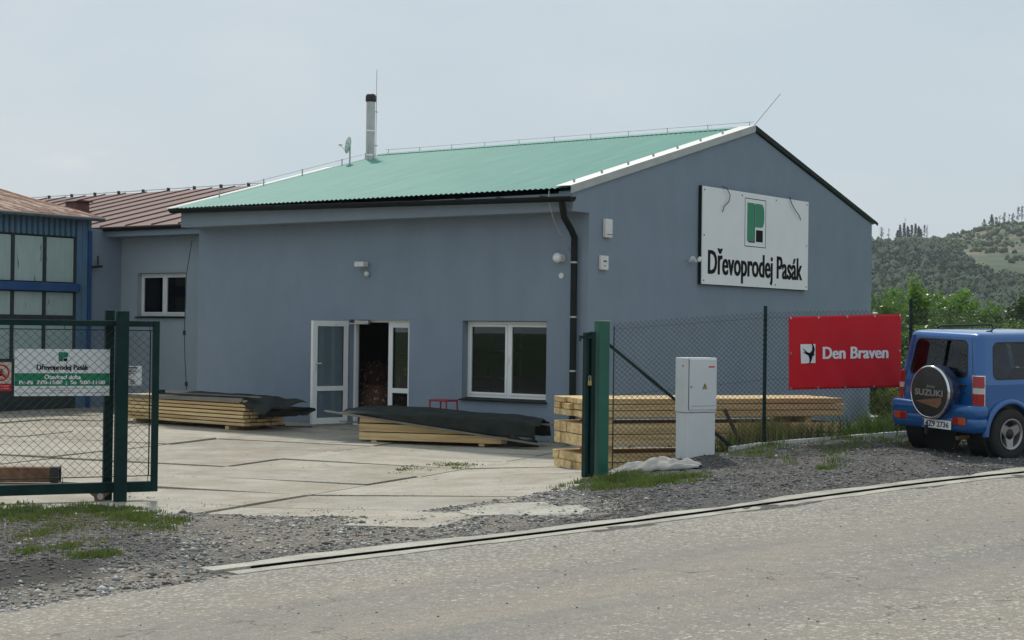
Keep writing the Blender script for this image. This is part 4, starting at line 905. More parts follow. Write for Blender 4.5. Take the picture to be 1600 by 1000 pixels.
MB().bar((2.10,.14,.95),(2.42,.10,.42),.05,.03).build('brace', M['wood_dark'], fence, label='short weathered wooden strut')
# kerb under the fence
kb = MB(); ts = np.linspace(2.1, 9.2, 16)
vs = [(fpt(t, o)[0], fpt(t, o)[1], float(fbase(t))+z) for t in ts for o, z in ((.04,.055),(-.05,.055),(-.05,-.7),(.04,-.3))]
kb.add(vs, [(i*4+a, i*4+(a+1)%4, i*4+4+(a+1)%4, i*4+4+a) for i in range(15) for a in range(4)]+[(0,1,2,3),(63,62,61,60)]).build('fence_kerb', M['kerb'], kind='structure')
# pale concrete path behind the fence
V = []; qp = [(7.35,28.3),(9.2,31.5),(9.2,33.5),(8.0,31.6)]
for px_pts, nm in (([(1350,653),(1398,640),(1440,640),(1440,647),(1400,650),(1362,660)], 'path'),):
    P_ = pxy(px_pts); n = len(P_); V = [Vector((x, y, h(x, y)+.06)) for x, y in P_]
    MB().add(V+[v-Vector((0,0,.2)) for v in V], [tuple(range(n))]+[((i+1)%n, i, n+i, n+(i+1)%n) for i in range(n)]).build(nm, M['kerb'], kind='structure')

# green gate post, catch profile, padlock
gpz = h(1.13, 20.3)
t = thing('gate_post', 'thick bright green square gate post at the right of the entrance', 'post', (1.13, 20.3, gpz-.2), R(24))
MB().cbox(-.075,.075,-.075,.075,0,2.17,.008).build('post', M['post_green'], t)
MB().box(-.078,.078,-.078,.078,2.171,2.18).build('post_cap', M['steel'], t)
cu = thing('gate_catch', 'dark green catch column with hook beside the bright gate post', 'catch', (.985, 20.22, gpz-.2), R(24))
MB().cbox(-.085,-.045,-.05,.05,0,2.03,.004).cbox(-.012,.045,-.06,.03,0,2.04,.004).build('column', M['gate_green'], cu)
MB().box(-.044,-.013,.0,.03,0,2.0).build('column_web', M['gate_green'], cu)
MB().box(-.19,.0,-.075,-.052,1.95,1.99).box(-.19,-.17,-.075,-.052,1.92,1.949).build('hook', M['gate_green'], cu)
t = thing('padlock', 'brass padlock hanging on the gate catch', 'padlock', (.975, 20.13, gpz+1.23), R(24))
MB().cbox(-.022,.022,-.014,.014,-.06,0,.004).build('lock_body', M['brass'], t); MB().tube([(-.014,0,0),(-.014,0,.05),(0,0,.065),(.014,0,.05),(.014,0,0)], .005, 6).build('shackle', M['steel'], t)

# ------------------------------------------------------------------ sliding gate on the left
GD = R(25); G0 = gp(187, 786); G0.z = 0.0
gate = thing('sliding_gate', 'dark green sliding gate with chain link infill, pushed open', 'gate', (G0.x, G0.y, 0), GD)
GM = Matrix.Translation((G0.x, G0.y, 0)) @ Matrix.Rotation(GD, 4, 'Z'); GI = GM.inverted()
def gq(px, py, y=0.0):
    o = GI @ CAMP; d = GI.to_3x3() @ raydir(px, py); t = (y-o.y)/d.y; return o+d*t
def gbx(x0, x1, z0, z1, y0, y1, mb=None): return (mb or MB()).cbox(min(x0,x1), max(x0,x1), y0, y1, min(z0,z1), max(z0,z1), .005)
gy0 = .10   # the gate runs just behind the front guide post
tr = gq(249, 506, gy0); br = gq(248, 760, gy0); xl = -4.2
ztop = gq(200, 504, gy0).z+.02; zb1 = gq(225, 752, gy0).z; zb0 = gq(225, 768, gy0).z; xr = tr.x
GTOP = ztop
gbx(xl, xr-.071, ztop-.065, ztop, gy0-.03, gy0+.03).build('top_rail', M['gate_green'], gate)
gbx(xl, xr-.071, zb0, zb1, gy0-.045, gy0+.045).build('bottom_rail', M['gate_green'], gate)
gbx(xr-.07, xr, zb0-.0, ztop+.002, gy0-.035, gy0+.035).build('upright', M['gate_green'], gate)
MB().box(xr, xr+.07, gy0-.03, gy0+.03, 1.20, 1.25).build('catch_pin', M['gate_green'], gate)
mt_, mb_ = gq(200, 516, gy0).z, gq(200, 744, gy0).z; mx_ = gq(233.5, 640, gy0).x
chainlink(xl, mx_, mt_-mb_, .098, .090, lambda t: mb_, gy0, r=.0024, wob=.008).build('wire_mesh', M['wire'], gate, kind='stuff')
mb = MB().tube([(xl,gy0,mt_),(xr-.07,gy0,mt_)], .006, 6).tube([(xl,gy0,mb_),(xr-.07,gy0,mb_)], .006, 6).tube([(mx_,gy0,mb_),(mx_,gy0,mt_)], .008, 6)
mb.build('mesh_frame', M['wire'], gate)
mb = MB()
for px in (100, 233): 
    x = gq(px, 600, gy0).x; mb.tube([(x,gy0,mt_),(x,gy0,ztop-.06)], .004, 5).tube([(x,gy0,mb_),(x,gy0,zb1)], .004, 5)
mb.build('mesh_tie', M['wire'], gate)
# guide posts and rollers
gp_ = thing('gate_post', 'dark green guide post standing in front of the sliding gate', 'post', (G0.x, G0.y, 0), GD, None)
MB().cbox(-.065,.065,-.065,.045,-.2,2.12,.006).build('post', M['gate_green'], gp_)
o2 = GM @ Vector((-.095, .23, 0))
gp2 = thing('gate_post', 'second guide post half hidden just behind the sliding gate', 'post', (o2.x, o2.y, 0), GD, None)
MB().cbox(-.05,.05,-.04,.04,-.2,2.13,.006).build('post', M['gate_green'], gp2)
q = gq(155, 786, gy0)
rb = thing('gate_roller', 'rusty ochre roller bracket under the sliding gate rail', 'roller', GM @ Vector((q.x, gy0, 0)), GD)
MB().prism([(-.11,zb0),(.11,zb0),(.05,zb0-.05),(.04,-.02),(-.04,-.02),(-.05,zb0-.05)], 'y', -.04, .04).build('bracket', M['rustbeam'], rb)
MB().lathe([(.035,-.055),(.035,.055)], 14, Matrix.Translation((0,0,zb0-.035)) @ Matrix.Rotation(PI/2,4,'X')).build('roller', M['steel'], rb)
fb = thing('gate_footing', None, None, (G0.x, G0.y, 0), GD); fb['kind'] = 'structure'
MB().cbox(-5, .12, -.10, .22, -.25, .018, .01).build('footing', M['strip'], fb)
# signs on the gate
def gthing(name, lab, cat, x, z, y=gy0): p = GM @ Vector((x, y, z)); return thing(name, lab, cat, p, GD)
q0, q1 = gq(22, 619, gy0+.02), gq(172, 546, gy0+.02); wd = q1.x-q0.x; ht = q1.z-q0.z
s = gthing('opening_hours_sign', 'white and green opening hours sign hung behind the gate mesh', 'sign', q0.x, q0.z, gy0+.02)
MB().box(0, wd, 0, .006, 0, ht).build('board', M['sign_white'], s)
MB().box(0.002, wd-.002, -.001, -.0002, ht*.215, ht*.485).build('green_band', M['sign_green'], s)
logo(s, wd*.455, ht*.745, wd*.10, ht*.19, -.0005, M['sign_green'])
text_part('Dřevoprodej Pasák', M['sign_black'], s, TM(wd*.5, -.002, ht*.60), 1, bold=.005, fit=(wd*.54, ht*.16), ext=.0002, thickx=.003, kind='stuff')
text_part('Otevírací doba', M['print_white'], s, TM(wd*.5, -.003, ht*.405), 1, bold=.02, fit=(wd*.38, ht*.10), ext=.0002, thickx=.002, kind='stuff')
text_part('Po-Pá  7:00-16:00  ;  So  8:00-11:00', M['print_white'], s, TM(wd*.5, -.003, ht*.285), 1, bold=.02, fit=(wd*.90, ht*.10), ext=.0002, thickx=.002, kind='stuff')
for k, (txt, fw) in enumerate((('Výkup dřeva, řezivo, palivové dřevo', .60), ('Dřevoprodej Pasák s.r.o.', .26), ('Provozovna: řezivo, palubky, OSB desky, hranoly, latě, střešní latě', .90))):
    text_part(txt, M['ink'], s, TM(wd*.5, -.002, ht*(.165-.05*k)), 1, fit=(wd*fw, ht*.035), ext=.0003)
q0, q1 = gq(195, 603, gy0+.02), gq(222, 572, gy0+.02); wd, ht = q1.x-q0.x, q1.z-q0.z
s = gthing('paper_notice', 'small white paper notice tied to the narrow end of the gate', 'notice', q0.x, q0.z, gy0+.02)
MB().grid(6, 6, lambda a, b_: Vector((wd*a, .004*math.sin(a*5+b_*3), ht*b_))).build('sheet', M['sign_white'], s, smooth=True, thick=.002)
for k, (fw, z) in enumerate(((.7,.90),(.62,.80),(.66,.72),(.5,.64),(.25,.56),(.28,.30),(.3,.22),(.28,.14))):
    x0 = .1 if k < 5 else .3; MB().box(wd*x0, wd*(x0+fw*.9), -.008, -.0065, ht*z-.004, ht*z+.004+(.006 if k == 0 else 0)).build('printed_line', M['ink'], s)
q0, q1 = gq(-12, 611, gy0+.02), gq(18, 566, gy0+.02); wd, ht = q1.x-q0.x, q1.z-q0.z
s = gthing('prohibition_sign', 'no entry sign with black hand in a red ring on the gate', 'sign', q0.x, q0.z, gy0+.02)
MB().box(0, wd, 0, .005, 0, ht).build('board', mat('cream', (.55,.52,.42), .5, .05, 4), s)
cx, cz_, rr_ = wd*.44, ht*.63, wd*.46
n = 36; vs = [(cx+r*math.cos(2*PI*k/n), -.001, cz_+r*math.sin(2*PI*k/n)) for r in (rr_, rr_*.82) for k in range(n)]
MB().add(vs, [(k,(k+1)%n,n+(k+1)%n,n+k) for k in range(n)]).build('red_ring', M['red'], s)
d = rr_*.85*.707; MB().add([(cx-d-.008,-.004,cz_+d-.008),(cx-d+.008,-.004,cz_+d+.008),(cx+d+.008,-.004,cz_-d+.008),(cx+d-.008,-.004,cz_-d-.008)], [(0,1,2,3)]).build('red_slash', M['red'], s)
hb = MB(); hr = rr_*.42
hb.prism([(cx+hr*.55*math.cos(a), cz_-hr*.35+hr*.6*math.sin(a)) for a in np.linspace(0, 2*PI, 17)[:-1]], 'y', -.003, -.0015)
for a, l in ((120,.85),(104,1.15),(88,1.25),(72,1.12)):
    c, s_ = math.cos(R(a)), math.sin(R(a)); bx, bz = cx+hr*.5*c*1.2, cz_-hr*.2+hr*.2; pw_ = hr*.11
    hb.add([(bx-pw_,-.0035,bz),(bx+pw_,-.0035,bz),(bx+pw_+c*hr*l,-.0035,bz+s_*hr*l),(bx-pw_+c*hr*l,-.0035,bz+s_*hr*l)], [(0,1,2,3)])
hb.add([(cx+hr*.35,-.0035,cz_-hr*.6),(cx+hr*.5,-.0035,cz_-hr*.3),(cx+hr*.95,-.0035,cz_+hr*.35),(cx+hr*.78,-.0035,cz_+hr*.4)], [(0,1,2,3)])
hb.build('hand_symbol', M['sign_black'], s)
MB().box(.001, wd-.001, -.0015, -.0003, .001, ht*.26).build('red_field', M['red'], s)
text_part('NEPOVOLANÝM', M['print_white'], s, TM(wd*.5, -.0025, ht*.18), 1, fit=(wd*.85, ht*.05), ext=.0004); text_part('VSTUP ZAKÁZÁN', M['print_white'], s, TM(wd*.5, -.0025, ht*.09), 1, fit=(wd*.85, ht*.05), ext=.0004)

# brown beam lying behind the gate
q = gp(91, 756); t = thing('steel_beam', 'rusty brown hollow beam lying on the yard behind the gate', 'beam', (q.x, q.y, h(q.x, q.y)+.0), R(4))
MB().cbox(-2.4,-.10,0,.18,.015,.20,.008).build('beam', M['rustbeam'], t)
mb = MB().cbox(-.099,0,-.003,.025,.01,.205,.003).cbox(-.099,0,.155,.183,.01,.205,.003).box(-.099,-.002,.0255,.1545,.01,.035).box(-.099,-.002,.0255,.1545,.18,.205); mb.build('end_profile', M['black'], t)

# ------------------------------------------------------------------ timber stacks
ORD = ['', 'second', 'third', 'fourth', 'fifth', 'sixth', 'seventh', 'eighth']
def stack(origin, rz, L_, layers, kinds, where, grp, tw=0.0):
    """layers from the bottom: (height, beams across, width of one, gap under it, name, overhang jitter)"""
    z = 0; Mx = Matrix.Translation(origin) @ Matrix.Rotation(rz, 4, 'Z'); out = []; cache = {}
    nl = len([l for l in layers if l[4] != 'wood_spacer']); li = nl
    for (ht, na, wd, gap, nm, jit) in layers:
        z += gap
        if nm == 'wood_spacer':
            for k, (fx, tint) in enumerate(((.10,0),(.86,0))):
                x = L_*fx; p = Mx @ Vector((x, 0, z)); key = (nm, ht)
                lab = f"{'left' if k == 0 else 'right'} cross bearer {'at the very bottom' if z < .05 else ('in the lower gap' if z < .45 else 'in the upper gap')} of {where}"
                W = na*wd
                if key not in cache: cache[key] = MB().cbox(-.05,.05,.03,W-.06,0,ht,.004)
                if isinstance(cache[key], MB): o = cache[key].build('wood_bearer', M['wood'], loc=p, rz=rz); cache[key] = o.data
                else: o = link('wood_bearer', cache[key], None, loc=p, rz=rz)
                tag(o, lab, 'bearer', 'cross bearers under and between timber layers'); 
            z += ht; continue
        li -= 1
        for j in range(na):
            y = j*wd; key = (nm, ht, wd); dx = random.uniform(-jit, jit); lay = 'top' if li == 0 else ('bottom' if li == nl-1 else ORD[li])
            pos = 'front row' if j == 0 else ('back row' if j == na-1 else ORD[j]+' row')
            p = Mx @ Vector((dx, y+(random.uniform(-.018,.012) if j == 0 else 0), z+random.uniform(0,.005)))
            if key not in cache: cache[key] = MB().cbox(0, L_, 0, wd-.010, 0, ht-.006, .005)
            if isinstance(cache[key], MB): o = cache[key].build(nm, M['wood'], loc=p, rz=rz); cache[key] = o.data
            else: o = link(nm, cache[key], None, loc=p, rz=rz)
            o.rotation_euler.z = rz+random.uniform(-1,1)*tw
            tag(o, f"{kinds} in the {lay} layer, {pos}, of {where}", 'beam' if 'beam' in nm else 'plank', grp)
        z += ht
    return z
# stack behind the mesh fence
q = gp(914, 748); base = Vector((.98, 21.75, .0)); a_ = math.atan2(1.5, 4.1)
st3 = [(.08,5,.215,0,'wood_spacer',0),(.115,5,.215,0,'sawn_beam',.03),(.115,5,.215,.004,'sawn_beam',.03),(.10,5,.215,0,'wood_spacer',0),(.155,5,.215,0,'sawn_beam',.02),(.145,5,.215,.006,'sawn_beam',.02),(.085,5,.215,0,'wood_spacer',0),(.088,5,.215,0,'sawn_board',.03),(.082,5,.215,.004,'sawn_board',.05),(.078,5,.215,.006,'sawn_board',.03)]
stack(base, a_, 4.02, st3, 'timber', 'the tall stack behind the mesh fence', 'timbers of the tall stack behind the fence', .003)
# tarp covered stack by the door: front edge from (560,690) to (782,700)
A2, B2 = gp(561, 690), gp(783, 700); a2 = math.atan2(B2.y-A2.y, B2.x-A2.x); L2 = (B2-A2).length
b2 = Vector((A2.x, A2.y, A2.z*.5+B2.z*.5))
h2 = stack(b2, a2, L2, [(.05,5,.19,0,'wood_spacer',0),(.135,5,.19,0,'sawn_beam',.01),(.135,5,.19,.010,'sawn_beam',.02),(.115,5,.19,.012,'sawn_beam',.01)], 'beam', 'the low tarp covered stack by the door', 'beams of the tarp covered stack by the door')
A1, B1 = gp(190, 659), gp(381, 673); a1 = math.atan2(B1.y-A1.y, B1.x-A1.x); L1 = (B1-A1).length
b1 = Vector((A1.x, A1.y, A1.z*.5+B1.z*.5))
h1 = stack(b1, a1, L1, [(.07,6,.17,0,'wood_spacer',0)]+[(.058,6,.17,.012,'sawn_plank',.03)]*7, 'plank', 'the thin plank stack by the left wall', 'planks of the tarp covered stack left of the door')
# tarps
def tarp(label, org, rz, fn, nu, nv):
    mb = MB().grid(nu, nv, fn); o = mb.build('tarpaulin', M['tarp'], loc=org, rz=rz, smooth=True, thick=.006); return tag(o, label, 'tarpaulin')
def nzz(x, y, z=0): return noise.noise(Vector((x, y, z)))
W2 = .95
def t2(a, b_):
    fb_ = .22; x = -.35+(L2+.95)*a
    top = h2+.045+.10*math.exp(-((x-.5)/1.2)**2)*min(1, max(0, b_-fb_)*4)
    zf = min(top, h2+.085-(x+.6)*.118)
    if b_ < fb_:
        q = b_/fb_; y = -.035+.012*math.sin(x*9+q*3); z = zf+(top-zf)*q
    else:
        y = -.03+(W2+.08)*(b_-fb_)/(1-fb_); z = top+.022*nzz(x*2.5, y*2.5, 3)*min(1, (b_-fb_)*8)
    if x > L2-.1:
        e_ = (x-L2+.1)/.8; z = z*(1-min(1, e_*.5))+(.35+.10*nzz(x*5, y*4, 1))*min(1, e_*.5); z -= .10*e_*e_*(1-b_); z += .05*math.sin(y*9+x*5)*e_
    if b_ > .9: z -= .28*(b_-.9)*10
    return Vector((x, y, max(z, .02)))
tarp('dark green tarpaulin draped over the low stack by the open door', b2, a2, t2, 60, 30)
def t2b(a, b_):   # corner flap hanging to the ground
    x = L2+.12+.52*a; z = (.22-.10*a)*(1-b_)+.0*b_; return Vector((x, .0-.05*math.sin(b_*3+a*2)+.06*nzz(a*4, b_*3, 7), max(.015, z+.02*math.sin(a*9))))
p = b2; MB().grid(14, 8, t2b).build('tarpaulin', M['tarp'], loc=b2, rz=a2, smooth=True, thick=.006, label='rumpled tarpaulin corner touching the ground at the stack end', cat='tarpaulin')
def lath(lab, org, rz, p, q, w_, h_):
    mb = MB().bar(p, q, w_, h_); o = mb.build('wooden_lath', M['wood_old'], loc=org, rz=rz); return tag(o, lab, 'lath', 'grey laths weighing down the tarpaulins')
lath('long grey lath lying aslant along the front of the low stack', b2, a2, (-.62,-.06,h2+.07), (L2+.66,-.07,h2+.07-(L2+1.28)*.118), .05, .03)
lath('end of a grey lath sticking out of the tarp near the wall', b2, a2, (L2-.5,.7,h2-.03), (L2+.85,.55,h2-.10), .05, .03)
lath('thin lath poking out left under the tarp towards the door', b2, a2, (-.5,.35,.33), (.3,.3,.32), .04, .025)
W1 = 1.0
def t1(a, b_):
    x = .9+(L1-.3)*a; y = -.03+(W1+.05)*b_
    z = h1+.04+.02*nzz(x*3, y*3, 5)+.05*max(0, 1-abs(b_-.5)*2)
    if b_ < .12: z = h1+.02-(.12-b_)*.35
    if x > L1-.25: e_ = (x-L1+.25)/1.0; z += .04*math.sin(y*8+x*6)*min(1, e_*2); z -= .20*max(0, e_)**1.5*(1.6-b_*1.0)
    return Vector((x, y, max(z, .04)))
tarp('dark tarpaulin over the long plank stack beside the left wall', b1, a1, t1, 60, 26)
def t1b(a, b_):
    x = L1+.12+.95*a; return Vector((x, .30+.4*a+.1*math.sin(a*7+b_*4), h1-.02-.10*a-(.30-.18*a)*b_+.03*nzz(a*6, b_*5, 2)))
MB().grid(16, 10, t1b).build('tarpaulin', M['tarp'], loc=b1, rz=a1, smooth=True, thick=.006, label='loose tarpaulin flap pointing right from the long plank stack', cat='tarpaulin')
lath('grey board pressing the tarp along the long plank stack front', b1, a1, (-.1,-.04,h1-.035), (L1-.02,-.035,h1+.005), .05, .07)
lath('dark lath on top of the long plank stack tarp', b1, a1, (.8,.15,h1+.06), (L1+.3,.14,h1+.07), .06, .02)
# broken bits below the first stack
q = gp(432, 668)
for k in range(5):
    o = MB().bar((0,0,0.02),(random.uniform(.15,.35),random.uniform(-.1,.1),.03),.05,.02).build('wood_scrap', M['wood_dark'], loc=(q.x+.16*k-.3, q.y+random.uniform(-.15,.15), q.z), rz=random.uniform(-.6,.6)); tag(o, ['leftmost','second','middle','fourth','rightmost'][k]+' dark wood scrap on the ground by the plank stack end', 'scrap', 'wood scraps by the plank stack end')

# red stool
q = onplane(693, 624, 'x', -.75); p = bw(-.75, q.y, 0)
t = thing('red_stool', 'red metal stool against the wall between door and window', 'stool', (p.x, p.y, h(p.x, p.y)), BRZ)
zt_ = q.z-t.location.z; MB().cbox(-.17,.17,-.21,.21,zt_-.035,zt_,.008).build('seat', M['stool_red'], t)
for sx in (-1,1):
    for sy_ in (-1,1): MB().bar((sx*.15,sy_*.19,zt_-.036),(sx*.18,sy_*.22,0),.022,.022,(0,1,0)).build('leg', M['stool_red'], t)
MB().bar((.165,-.19,.25),(.165,.19,.25),.015,.015).bar((-.165,-.19,.25),(-.165,.19,.25),.015,.015).build('stretcher', M['stool_red'], t)

# electric cabinet
q = Vector((2.38, 20.72, .385)); cbd = (.24, .42)
cf = thing('electric_cabinet', 'white electric meter cabinet with warning triangle by the fence', 'cabinet', (q.x, q.y, q.z), FRZ+R(-2))
cz0 = 0; CH = 1.262; cwid = .50
MB().cbox(-.24,.22,-.10,.135,-.3,.56,.006).build('plinth', M['cabinet'], cf, label='lower plinth of the cabinet')
MB().cbox(-.25,.23,-.11,.145,.566,CH,.008).build('body', M['cabinet'], cf)
MB().cbox(-.235,.22,-.122,-.1105,.60,CH-.02,.004).build('door', M['cabinet'], cf)
MB().box(-.243,-.236,-.118,-.111,.60,CH-.02).build('door_gap', M['ink'], cf)
MB().box(.08,.18,-.1245,-.1225,CH-.125,CH-.108).build('red_label', M['red'], cf)
def tri(x, z, s_, y, th): return [(x-s_/2, z-s_*.433), (x+s_/2, z-s_*.433), (x, z+s_*.433)]
MB().prism(tri(.02,.90,.085,0,0), 'y', -.1245, -.1225).build('warning_triangle', M['ink'], cf)
MB().prism(tri(.02,.897,.062,0,0), 'y', -.126, -.1246).build('warning_triangle', M['yellow'], cf)
MB().prism([(.018,.925),(.028,.925),(.02,.90),(.03,.90),(.012,.870),(.017,.894),(.007,.894)], 'y', -.127, -.1261).build('flash_symbol', M['sign_black'], cf)
MB().box(-.215,-.20,-.128,-.1225,.88,.90).build('lock', M['black'], cf); MB().box(-.252,-.2505,-.02,.0,CH-.12,CH-.09).build('sticker', M['red'], cf)
MB().box(-.20,.20,-.123,-.1215,.645,.650).build('door_gap', M['ink'], cf)

# grey sack on the ground by the post
q0, q1 = gp(958, 742), gp(1098, 722); a_ = math.atan2(q1.y-q0.y, q1.x-q0.x); LL = (Vector((q1.x, q1.y))-Vector((q0.x, q0.y))).length
def sk(a, b_):
    x = LL*a; env = math.sin(PI*min(1, max(0, a*.96+.02)))**.5; wdt = .42*env
    y = -.05+(b_-.5)*wdt+.04*nzz(a*5, b_*2, 4); zz = (.13*env*math.sin(PI*b_)**.6)*(1+.45*nzz(a*5, b_*3, 8))+.035*nzz(a*9, b_*5, 3)+.008*nzz(a*24, b_*10, 5)
    z0 = q0.z*(1-a)+q1.z*a
    return Vector((x, y, z0-q0.z+max(.0, zz)+.02))
tag(MB().grid(70, 26, sk).build('plastic_sheet', M['sack'], loc=(q0.x, q0.y, q0.z), rz=a_, smooth=True, thick=.004), 'crumpled grey plastic sheet on the gravel by the green gate post', 'sheet')

# red banner
b0_, b1_ = 3.13, 5.43
bn = thing('banner', 'red advertising banner with white lettering tied to the mesh fence', 'banner', (fpt(b0_, .03)[0], fpt(b0_, .03)[1], 1.2), FRZ)
BW, BH0, BH1 = b1_-b0_, 2.20-1.2, 2.275-1.2
def bf(x, z): 
    b_ = z; return -.004*math.sin(x*9+z*4)-.010*math.sin(x*3.1+1)*(1-z)-.012*max(0, .5-z)*math.sin((x*1.3+z)*11)
def bpt(a, b_): return Vector((BW*a, bf(BW*a, b_), (-.0+.012*a)*(1-b_)+(BH0+(BH1-BH0)*a)*b_))
MB().grid(60, 30, bpt).build('cloth', M['red'], bn, smooth=True, thick=.003)
def onb(x, z, e_=.004): 
    a = x/BW; zz = (z-.012*a)/(BH0+(BH1-BH0)*a-.012*a); return Vector((x, bf(x, zz)-e_, z))
def bsheet(poly, mt, name, e_=.008):
    cx = sum(p[0] for p in poly)/len(poly); cy = sum(p[1] for p in poly)/len(poly)
    return MB().add([onb(x, z, e_) for x, z in poly], [tuple(range(len(poly)))]).build(name, mt, bn)
def bq(px, py): 
    Mi = (Matrix.Translation(bn.location) @ Matrix.Rotation(FRZ, 4, 'Z')).inverted(); o = Mi @ CAMP; d = Mi.to_3x3() @ raydir(px, py); t = -o.y/d.y; p = o+d*t; return p.x, p.z
bsheet([bq(1250.5,568), bq(1273.5,567), bq(1273,537.5), bq(1250,538)], M['print_white'], 'emblem_field')
bird = [(1252,543),(1263,552),(1266,551),(1268,546),(1267,538),(1265.5,533),(1270,541),(1271.5,548),(1270,554),(1271.5,557),(1268.5,558),(1266.5,564),(1262.5,572),(1264.5,562),(1262.5,555),(1252.5,549.5),(1260,553)]
bird = [(1252.5,543),(1260,550),(1264,551.5),(1267.5,548),(1268,541),(1265.5,533.5),(1270,539.5),(1271.8,546),(1270.5,552),(1271.5,555),(1268.6,556.5),(1267,563),(1262.5,571.5),(1264,562),(1262.2,556),(1252.5,549.8),(1257.5,550.8)]
bsheet([bq(*p) for p in bird], M['sign_black'], 'bird_emblem', .014)
x0, z0 = bq(1284, 561); x1, z1 = bq(1387, 542)
tx = text_part('Den Braven', M['print_white'], bn, TM(0, 0, 0), 1, bold=.012, fit=(x1-x0-.02, .17), ext=.0005, thickx=.007, kind='stuff')
for v in tx.data.vertices: v.co = onb(v.co.x+(x0+x1)/2, v.co.z+bq(1335, 551)[1]+ (v.co.x)*.010, .009-v.co.y)
gm_ = MB()
for a in (.015, .25, .5, .75, .985):
    for b_ in (.02, .98): c = bpt(a, b_)-Vector((0,.006,0)); gm_.lathe([(.016,0),(.016,.004)], 10, Matrix.Translation(c) @ Matrix.Rotation(PI/2,4,'X'))
for a in (.015, .985): c = bpt(a, .5)-Vector((0,.006,0)); gm_.lathe([(.016,0),(.016,.004)], 10, Matrix.Translation(c) @ Matrix.Rotation(PI/2,4,'X'))
gm_.build('grommets', M['steel'], bn, kind='stuff')
tag(MB().lathe([(.001,0),(.035,.01),(.045,.025),(.02,.035)], 14).build('white_cup', M['white'], loc=(fpt(4.88,.02)[0], fpt(4.88,.02)[1], 2.255), rz=0, smooth=True), 'small round white cap stuck above the banner edge', 'cap')

# ------------------------------------------------------------------ blue off-road car
car = thing('parked_car', 'blue short off-road car with covered spare wheel parked on the gravel', 'car', (6.11, 21.8, .385), rot=(R(1.9), R(-1.2), R(30.4)))
def wz(z): return .745 if z <= .98 else .745-.105*(z-.98)/.605
def xz_(z): return -.52 if z <= .98 else -.52+.085*(z-.98)/.605
RC = .10
def PS(s, z, off=0):
    sg = 1 if s >= 0 else -1; a = abs(s); w_ = wz(z); xr_ = xz_(z)
    if a <= .64: x, y, n_ = xr_, a/.64*(w_-RC), (-1, 0)
    elif a <= .797: t = (a-.64)/.157*PI/2; x, y, n_ = xr_+RC-RC*math.cos(t), w_-RC+RC*math.sin(t), (-math.cos(t), math.sin(t))
    else: x, y, n_ = xr_+RC+(a-.797), w_, (0, 1)
    crown = .012*(1-(2*(z-.70)/.9)**2) if .2 < z < 1.6 else 0
    return Vector((x+n_[0]*off, -sg*(y+n_[1]*off), z))
def rrect(s0, s1, z0, z1, r, n=96):
    """rounded rectangle outline, n points by perimeter angle"""
    cs, cz = (s0+s1)/2, (z0+z1)/2; a, b_ = (s1-s0)/2, (z1-z0)/2; out = []
    for k in range(n):
        th = 2*PI*(k+.5)/n; dx, dz = math.cos(th)*a, math.sin(th)*b_; m_ = max(abs(dx)/a, abs(dz)/b_); x, z = dx/m_, dz/m_
        if r > 0 and abs(x) > a-r and abs(z) > b_-r:
            ccx, ccz = math.copysign(a-r, x), math.copysign(b_-r, z); d = Vector((x-ccx, z-ccz)); d.normalize(); x, z = ccx+d.x*r, ccz+d.y*r
        out.append((cs+x, cz+z))
    return out
def cell(mb, s0, s1, z0, z1, hole, off=0, rings=4):
    n = len(hole); outer = rrect(s0, s1, z0, z1, 0, n); vs = []
    for k in range(rings+1):
        t = k/rings
        vs += [PS(o[0]*(1-t)+i[0]*t, o[1]*(1-t)+i[1]*t, off) for o, i in zip(outer, hole)]
    fs = [(k*n+i, k*n+(i+1)%n, (k+1)*n+(i+1)%n, (k+1)*n+i) for k in range(rings) for i in range(n)]
    # exact corners of the cell
    mb.add(vs, fs)
    for cx_, cz_ in ((s0,z0),(s1,z0),(s1,z1),(s0,z1)):
        best = sorted(range(n), key=lambda i: (outer[i][0]-cx_)**2+(outer[i][1]-cz_)**2)[:2]
        mb.add([PS(cx_, cz_, off), PS(*outer[best[0]], off), PS(*outer[best[1]], off)], [(0,1,2)])
def ringf(mb, loop0, loop1, off0, off1):
    n = len(loop0); mb.add([PS(*p, off0) for p in loop0]+[PS(*p, off1) for p in loop1], [(i,(i+1)%n,n+(i+1)%n,n+i) for i in range(n)])
def psgrid(mb, s0, s1, z0, z1, ns, nz_, off=0): mb.grid(ns, nz_, lambda a, b_: PS(s0+(s1-s0)*a, z0+(z1-z0)*b_, off))
def slab(s0, s1, z0, z1, o0, o1, ns=6):
    mb = MB(); psgrid(mb, s0, s1, z0, z1, ns, 1, o1)
    for za, zb in ((z0,z0),(z1,z1)): mb.grid(ns, 1, lambda a, b_: PS(s0+(s1-s0)*a, za, o0+(o1-o0)*b_))
    for sa in (s0, s1): mb.grid(1, 1, lambda a, b_: PS(sa, z0+(z1-z0)*a, o0+(o1-o0)*b_))
    return mb
B = MB()
rh = rrect(-.54, .50, 1.07, 1.535, .07)
cell(B, -.60, .60, .98, 1.585, rh)
psgrid(B, -.64, .60-1.2, .98, 1.585, 1, 8)
